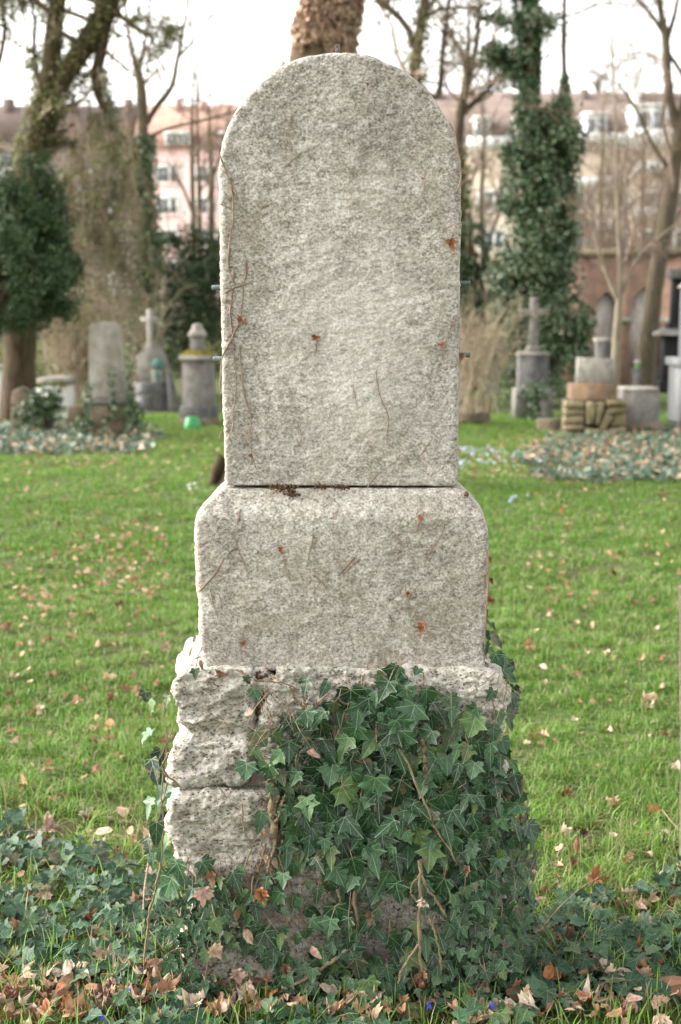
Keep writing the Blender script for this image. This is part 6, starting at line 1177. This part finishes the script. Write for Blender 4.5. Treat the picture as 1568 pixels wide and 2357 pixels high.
# straws, sticks
def ground_stick(pts, hs, r_, lab, mat='dry_stem', cat='stick', name='fallen_stick'):
    q = np.array([gp(a, b) + np.array([0, 0, h_]) for (a, b), h_ in zip(pts, hs)]); q = resample(q, 12); mbx = MB(); rad = np.linspace(r_, r_ * .6, 12); tubes(mbx, q[None], rad[None], 6); return tag(build(mbx, name, M[mat], None, True), lab, cat)
ground_stick([(1206, 2215), (1260, 2165), (1330, 2110), (1420, 2035)], [.02, .06, .08, .05], .0016, 'long straight pale straw leaning over the ground ivy at the right', name='dry_straw', cat='straw')
ground_stick([(1193, 2195), (1202, 2225), (1206, 2245)], [.10, .06, .01], .0014, 'short pale straw under the long straight straw at the right', name='dry_straw', cat='straw')
ground_stick([(1380, 2352), (1377, 2325), (1400, 2312), (1450, 2313)], [.01, .05, .07, .06], .0016, 'bent pale stalk beside the biggest brown leaf', name='dry_straw', cat='straw')
ground_stick([(1275, 2317), (1340, 2322)], [.03, .02], .0022, 'pale straight stick on the ground at the lower right')
ground_stick([(1524, 1900), (1560, 1930), (1590, 1945)], [.05, .03, .02], .0025, 'grey stick lying in the grass at the right edge')
ground_stick([(160, 2370), (185, 2350), (195, 2345)], [.02, .02, .015], .006, 'thick grey stick near the bottom left')
ground_stick([(40, 1958), (90, 1953), (140, 1955), (150, 1962)], [.06, .06, .06, .04], .0018, 'reddish runner stem over the left ground ivy', 'stem')
ground_stick([(260, 1958), (300, 1970), (350, 2000)], [.05, .06, .05], .0014, 'thin reddish twig in the grass left of the base', 'stem')
ground_stick([(355, 2000), (352, 2040), (338, 2075), (330, 2105), (332, 2170), (326, 2240)], [.14, .12, .08, .06, .04, .02], .0032, 'pale bent woody stem rising left of the stone base')
for k, (a, b) in enumerate(((470, 2330), (520, 2300), (610, 2345), (780, 2330), (830, 2348), (880, 2325), (1120, 2330), (690, 2325), (740, 2350), (1160, 2345))):
    an = rr.uniform(-.6, .6); ground_stick([(a - 30 * math.cos(an), b - 14 * math.sin(an)), (a, b), (a + 34 * math.cos(an), b + 14 * math.sin(an))], [.012, .02, .012], rr.uniform(.0012, .003), f"thin brown twig on the soil {['left of the copper leaf', 'just above the orange curled leaf', 'below the middle left of the foot', 'before the exact middle of the foot', 'at the bottom edge right of the middle', 'just left of the large tan leaf', 'beyond the second blue flower', 'beside the standing curled leaf', 'at the bottom edge in the middle', 'right of the blue flowers'][k]}", 'dry_stem', 'twig', 'fallen_twig')

# ================================================================== BLUE FLOWERS
def scilla(x_, y_, hgt, lab, rr):
    b = on_ground([gp(x_, y_)])[0]; b[1] -= 0.0; t = thing('blue_flower', b, lab, 'flower', 'small blue scilla flowers')
    top = b + np.array([rr.normal() * .01, rr.normal() * .01, hgt]); mbx = MB(); q = np.array([b, (b + top) / 2 + np.array([.004, 0, 0]), top, top + np.array([.006, -.004, .002])]); tubes(mbx, resample(q, 8)[None], np.full((1, 8), .0011), 5); build(mbx, 'stalk', M['plantgreen'], t, True)
    h0 = top + np.array([.006, -.004, .002])
    for k in range(6):
        a = k * math.pi / 3 + rr.uniform(-.1, .1); d_r = np.array([math.cos(a), math.sin(a), 0]); s_ = np.cross(d_r, [0, 0, 1]); pr = [(0, 0, .001), (.004, -.004, .0025), (.0065, -.010, .0028), (.0085, -.015, .0004)]
        V = np.array([h0 + d_r * r_ + np.array([0, 0, z_]) + s_ * w_ * sg for (r_, z_, w_) in pr for sg in (-1, 1)]); mbx = MB(); mbx.add(V, np.array([[0, 1, 3, 2], [2, 3, 5, 4], [4, 5, 7, 6]])); build(mbx, 'petal', M['bluebell'], t, True)
    for sg in (-1, 1):
        q = [b + np.array([sg * .008, 0, 0]), b + np.array([sg * .02, -.01, hgt * .6]), b + np.array([sg * .045, -.02, hgt * .9])]; q = resample(np.array(q), 6); w_ = np.array([.003, .004, .0042, .0038, .0028, .0006]); V = np.concatenate([q + np.c_[np.zeros(6), w_, w_ * .4], q - np.c_[np.zeros(6), w_, w_ * .4]]); mbx = MB(); mbx.add(V, np.array([[i, i + 1, i + 7, i + 6] for i in range(5)])); build(mbx, 'leaf', M['plantgreen'], t, True)
rr = np.random.default_rng(102)
for (x_, y_, lab) in ((309, 2292, 'blue scilla bud beside the large pale leaf at the lower left'), (312, 2330, 'blue scilla bud lower down near the bottom left leaves'), (985, 2350, 'blue scilla bud above the large tan leaf at the front'), (1047, 2350, 'blue scilla flower left one of the pair right of the middle'), (1109, 2358, 'blue scilla flower right one of the pair right of the middle'), (226, 2395, 'pale blue scilla flower cut by the bottom edge at left'), (2, 2345, 'blue scilla flower at the left bottom corner')):
    scilla(x_, y_, .055, lab, rr)
# tiny far flowers
def specks(pts, mat, name, lab, s0, rr):
    C = np.concatenate([on_ground([gp(a, b)]) + np.c_[rr.normal(size=(n_, 2)) * sp, rr.uniform(.05, .10, n_)] for (a, b, n_, sp) in pts]); mbx = MB(); leafcloud(mbx, C, s0, rr, np.array([0, -.5, .8]), 1.2); o = build(mbx, name, mat, None, kind='stuff'); o['label'] = lab
M['pale_blue'] = plain_mat('pale blue petal', (0.42, 0.46, 0.72), 0.6, 0.2, 100)
specks([(1075, 1052, 70, .22), (1100, 1080, 40, .3), (1180, 1165, 6, .05), (1130, 1060, 30, .3)], M['pale_blue'], 'blue_flower_patch', 'patch of tiny pale blue flowers beside the gravestone at right', .03, rr)
specks([(440, 1142, 9, .03), (452, 1140, 5, .02)], M['white'], 'white_flower_tuft', 'small tuft of white flowers on the lawn left of the slab foot', .028, rr)

# ================================================================== GRASS
rr = np.random.default_rng(103)
def blades(mb, P, h, wd, nseg, rr, att, lean=0.6):
    n = len(P); az = rr.uniform(0, 2 * np.pi, n); w_ = np.stack([np.cos(az), np.sin(az), np.zeros(n)], -1); az2 = az + np.pi / 2 + rr.normal(size=n) * .5; l_ = np.stack([np.cos(az2), np.sin(az2), np.zeros(n)], -1); L = np.abs(rr.normal(size=n)) * lean + .12
    ts = {3: [0, .4, .75, 1], 2: [0, .55, 1], 1: [0, 1]}[nseg]; V = []
    for t_ in ts:
        c = P + np.stack([np.zeros(n), np.zeros(n), h * t_ * (1 - .38 * np.minimum(L, 1.5) * t_)], -1) + l_ * (h * L * t_ * t_ * .9)[:, None]
        if t_ < 1: ww = (wd * (1 - t_ ** 2 * .6) * .5)[:, None]; V += [c - w_ * ww, c + w_ * ww]
        else: V += [c]
    V = np.stack(V, 1); k = V.shape[1]; b = (np.arange(n) * k)[:, None]; fs = []
    q = [b + np.array([[2 * i, 2 * i + 1, 2 * i + 3, 2 * i + 2]]) for i in range(nseg - 1)]
    if q: fs.append(np.concatenate(q))
    fs.append(b + np.array([[2 * nseg - 2, 2 * nseg - 1, 2 * nseg]])); mb.add(V.reshape(-1, 3), fs, None, np.repeat(att, k))
def lawn(d0, d1, dens, h, wd, nseg, seed):
    rs = np.random.default_rng(seed); A = 0.5 * ((.33 * d0 + .7) + (.33 * d1 + .7)) * 2 * (d1 - d0); n = int(A * dens); dd = np.sqrt(rs.uniform(d0 ** 2, d1 ** 2, n)); x = rs.uniform(-1, 1, n) * (.33 * dd + .7); y = dd - DIST
    P = on_ground(np.stack([x, y, np.zeros(n)], -1)); c = fbm(P * np.array([2.2, 2.2, 0]), 3, 66); c2 = fbm(P * np.array([9, 9, 0]), 2, 67); px, py = proj(P)
    keep = rs.random(n) < np.clip(.78 + 1.2 * c2 + .5 * c, .08, 1)
    iv = in_poly(px, py, PL) | in_poly(px, py, PR); keep &= ~iv | (rs.random(n) < .28); bare = (py > 2235) & (px > 380) & (px < 1240); keep &= ~bare | (rs.random(n) < .30)
    keep &= ~((np.abs(x) < .37) & (y > -.02) & (y < .28)); keep &= ~(in_poly(px, py, PBL) | in_poly(px, py, PBR)) | (rs.random(n) < .25)
    keep &= ~((py > 2235) & (rs.random(n) < .82))
    P, c, c2 = P[keep], c[keep], c2[keep]; n = len(P); att = np.clip(rs.beta(1.5, 1.6, n) * .84 + c * .30 + .05, 0, .88); straw = rs.random(n) < .09; att[straw] = rs.uniform(.85, .975, straw.sum())  # dry blades, plus pale green ones whose colour imitates gleams
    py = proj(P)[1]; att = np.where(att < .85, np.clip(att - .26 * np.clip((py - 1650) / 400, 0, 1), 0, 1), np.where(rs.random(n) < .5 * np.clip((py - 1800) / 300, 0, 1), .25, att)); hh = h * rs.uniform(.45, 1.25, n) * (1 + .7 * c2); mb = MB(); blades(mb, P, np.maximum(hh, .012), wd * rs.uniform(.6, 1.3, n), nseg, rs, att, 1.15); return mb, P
for k, a in enumerate(((2.55, 5.2, 14000, .056, .0032, 3), (5.2, 8.5, 10500, .042, .0040, 2), (8.5, 14, 5000, .040, .0060, 2), (14, 24.5, 1900, .05, .011, 1))):
    mb, P = lawn(*a, 200 + k); o = build(mb, 'grass', M['grass'], None, False, kind='stuff')
# longer blades and tufts near the camera
rs = np.random.default_rng(104); n = 800; px, py = rs.uniform(-100, 1668, n), np.where(rs.random(n) < .6, rs.uniform(2180, 2430, n), rs.uniform(1850, 2300, n)); k = ~((px > 420) & (px < 1190) & (py < 2268)); P = on_ground(gps(px[k], py[k])); P = np.concatenate([P + np.c_[rs.normal(size=(len(P), 2)) * .012, np.zeros(len(P))] for _ in range(3)]); n = len(P)
mb = MB(); blades(mb, P, rs.uniform(.05, .13, n), rs.uniform(.0024, .0048, n), 3, rs, np.clip(rs.beta(1.2, 3.2, n), 0, .70), .45); build(mb, 'grass', M['grass'], None, False, kind='stuff')
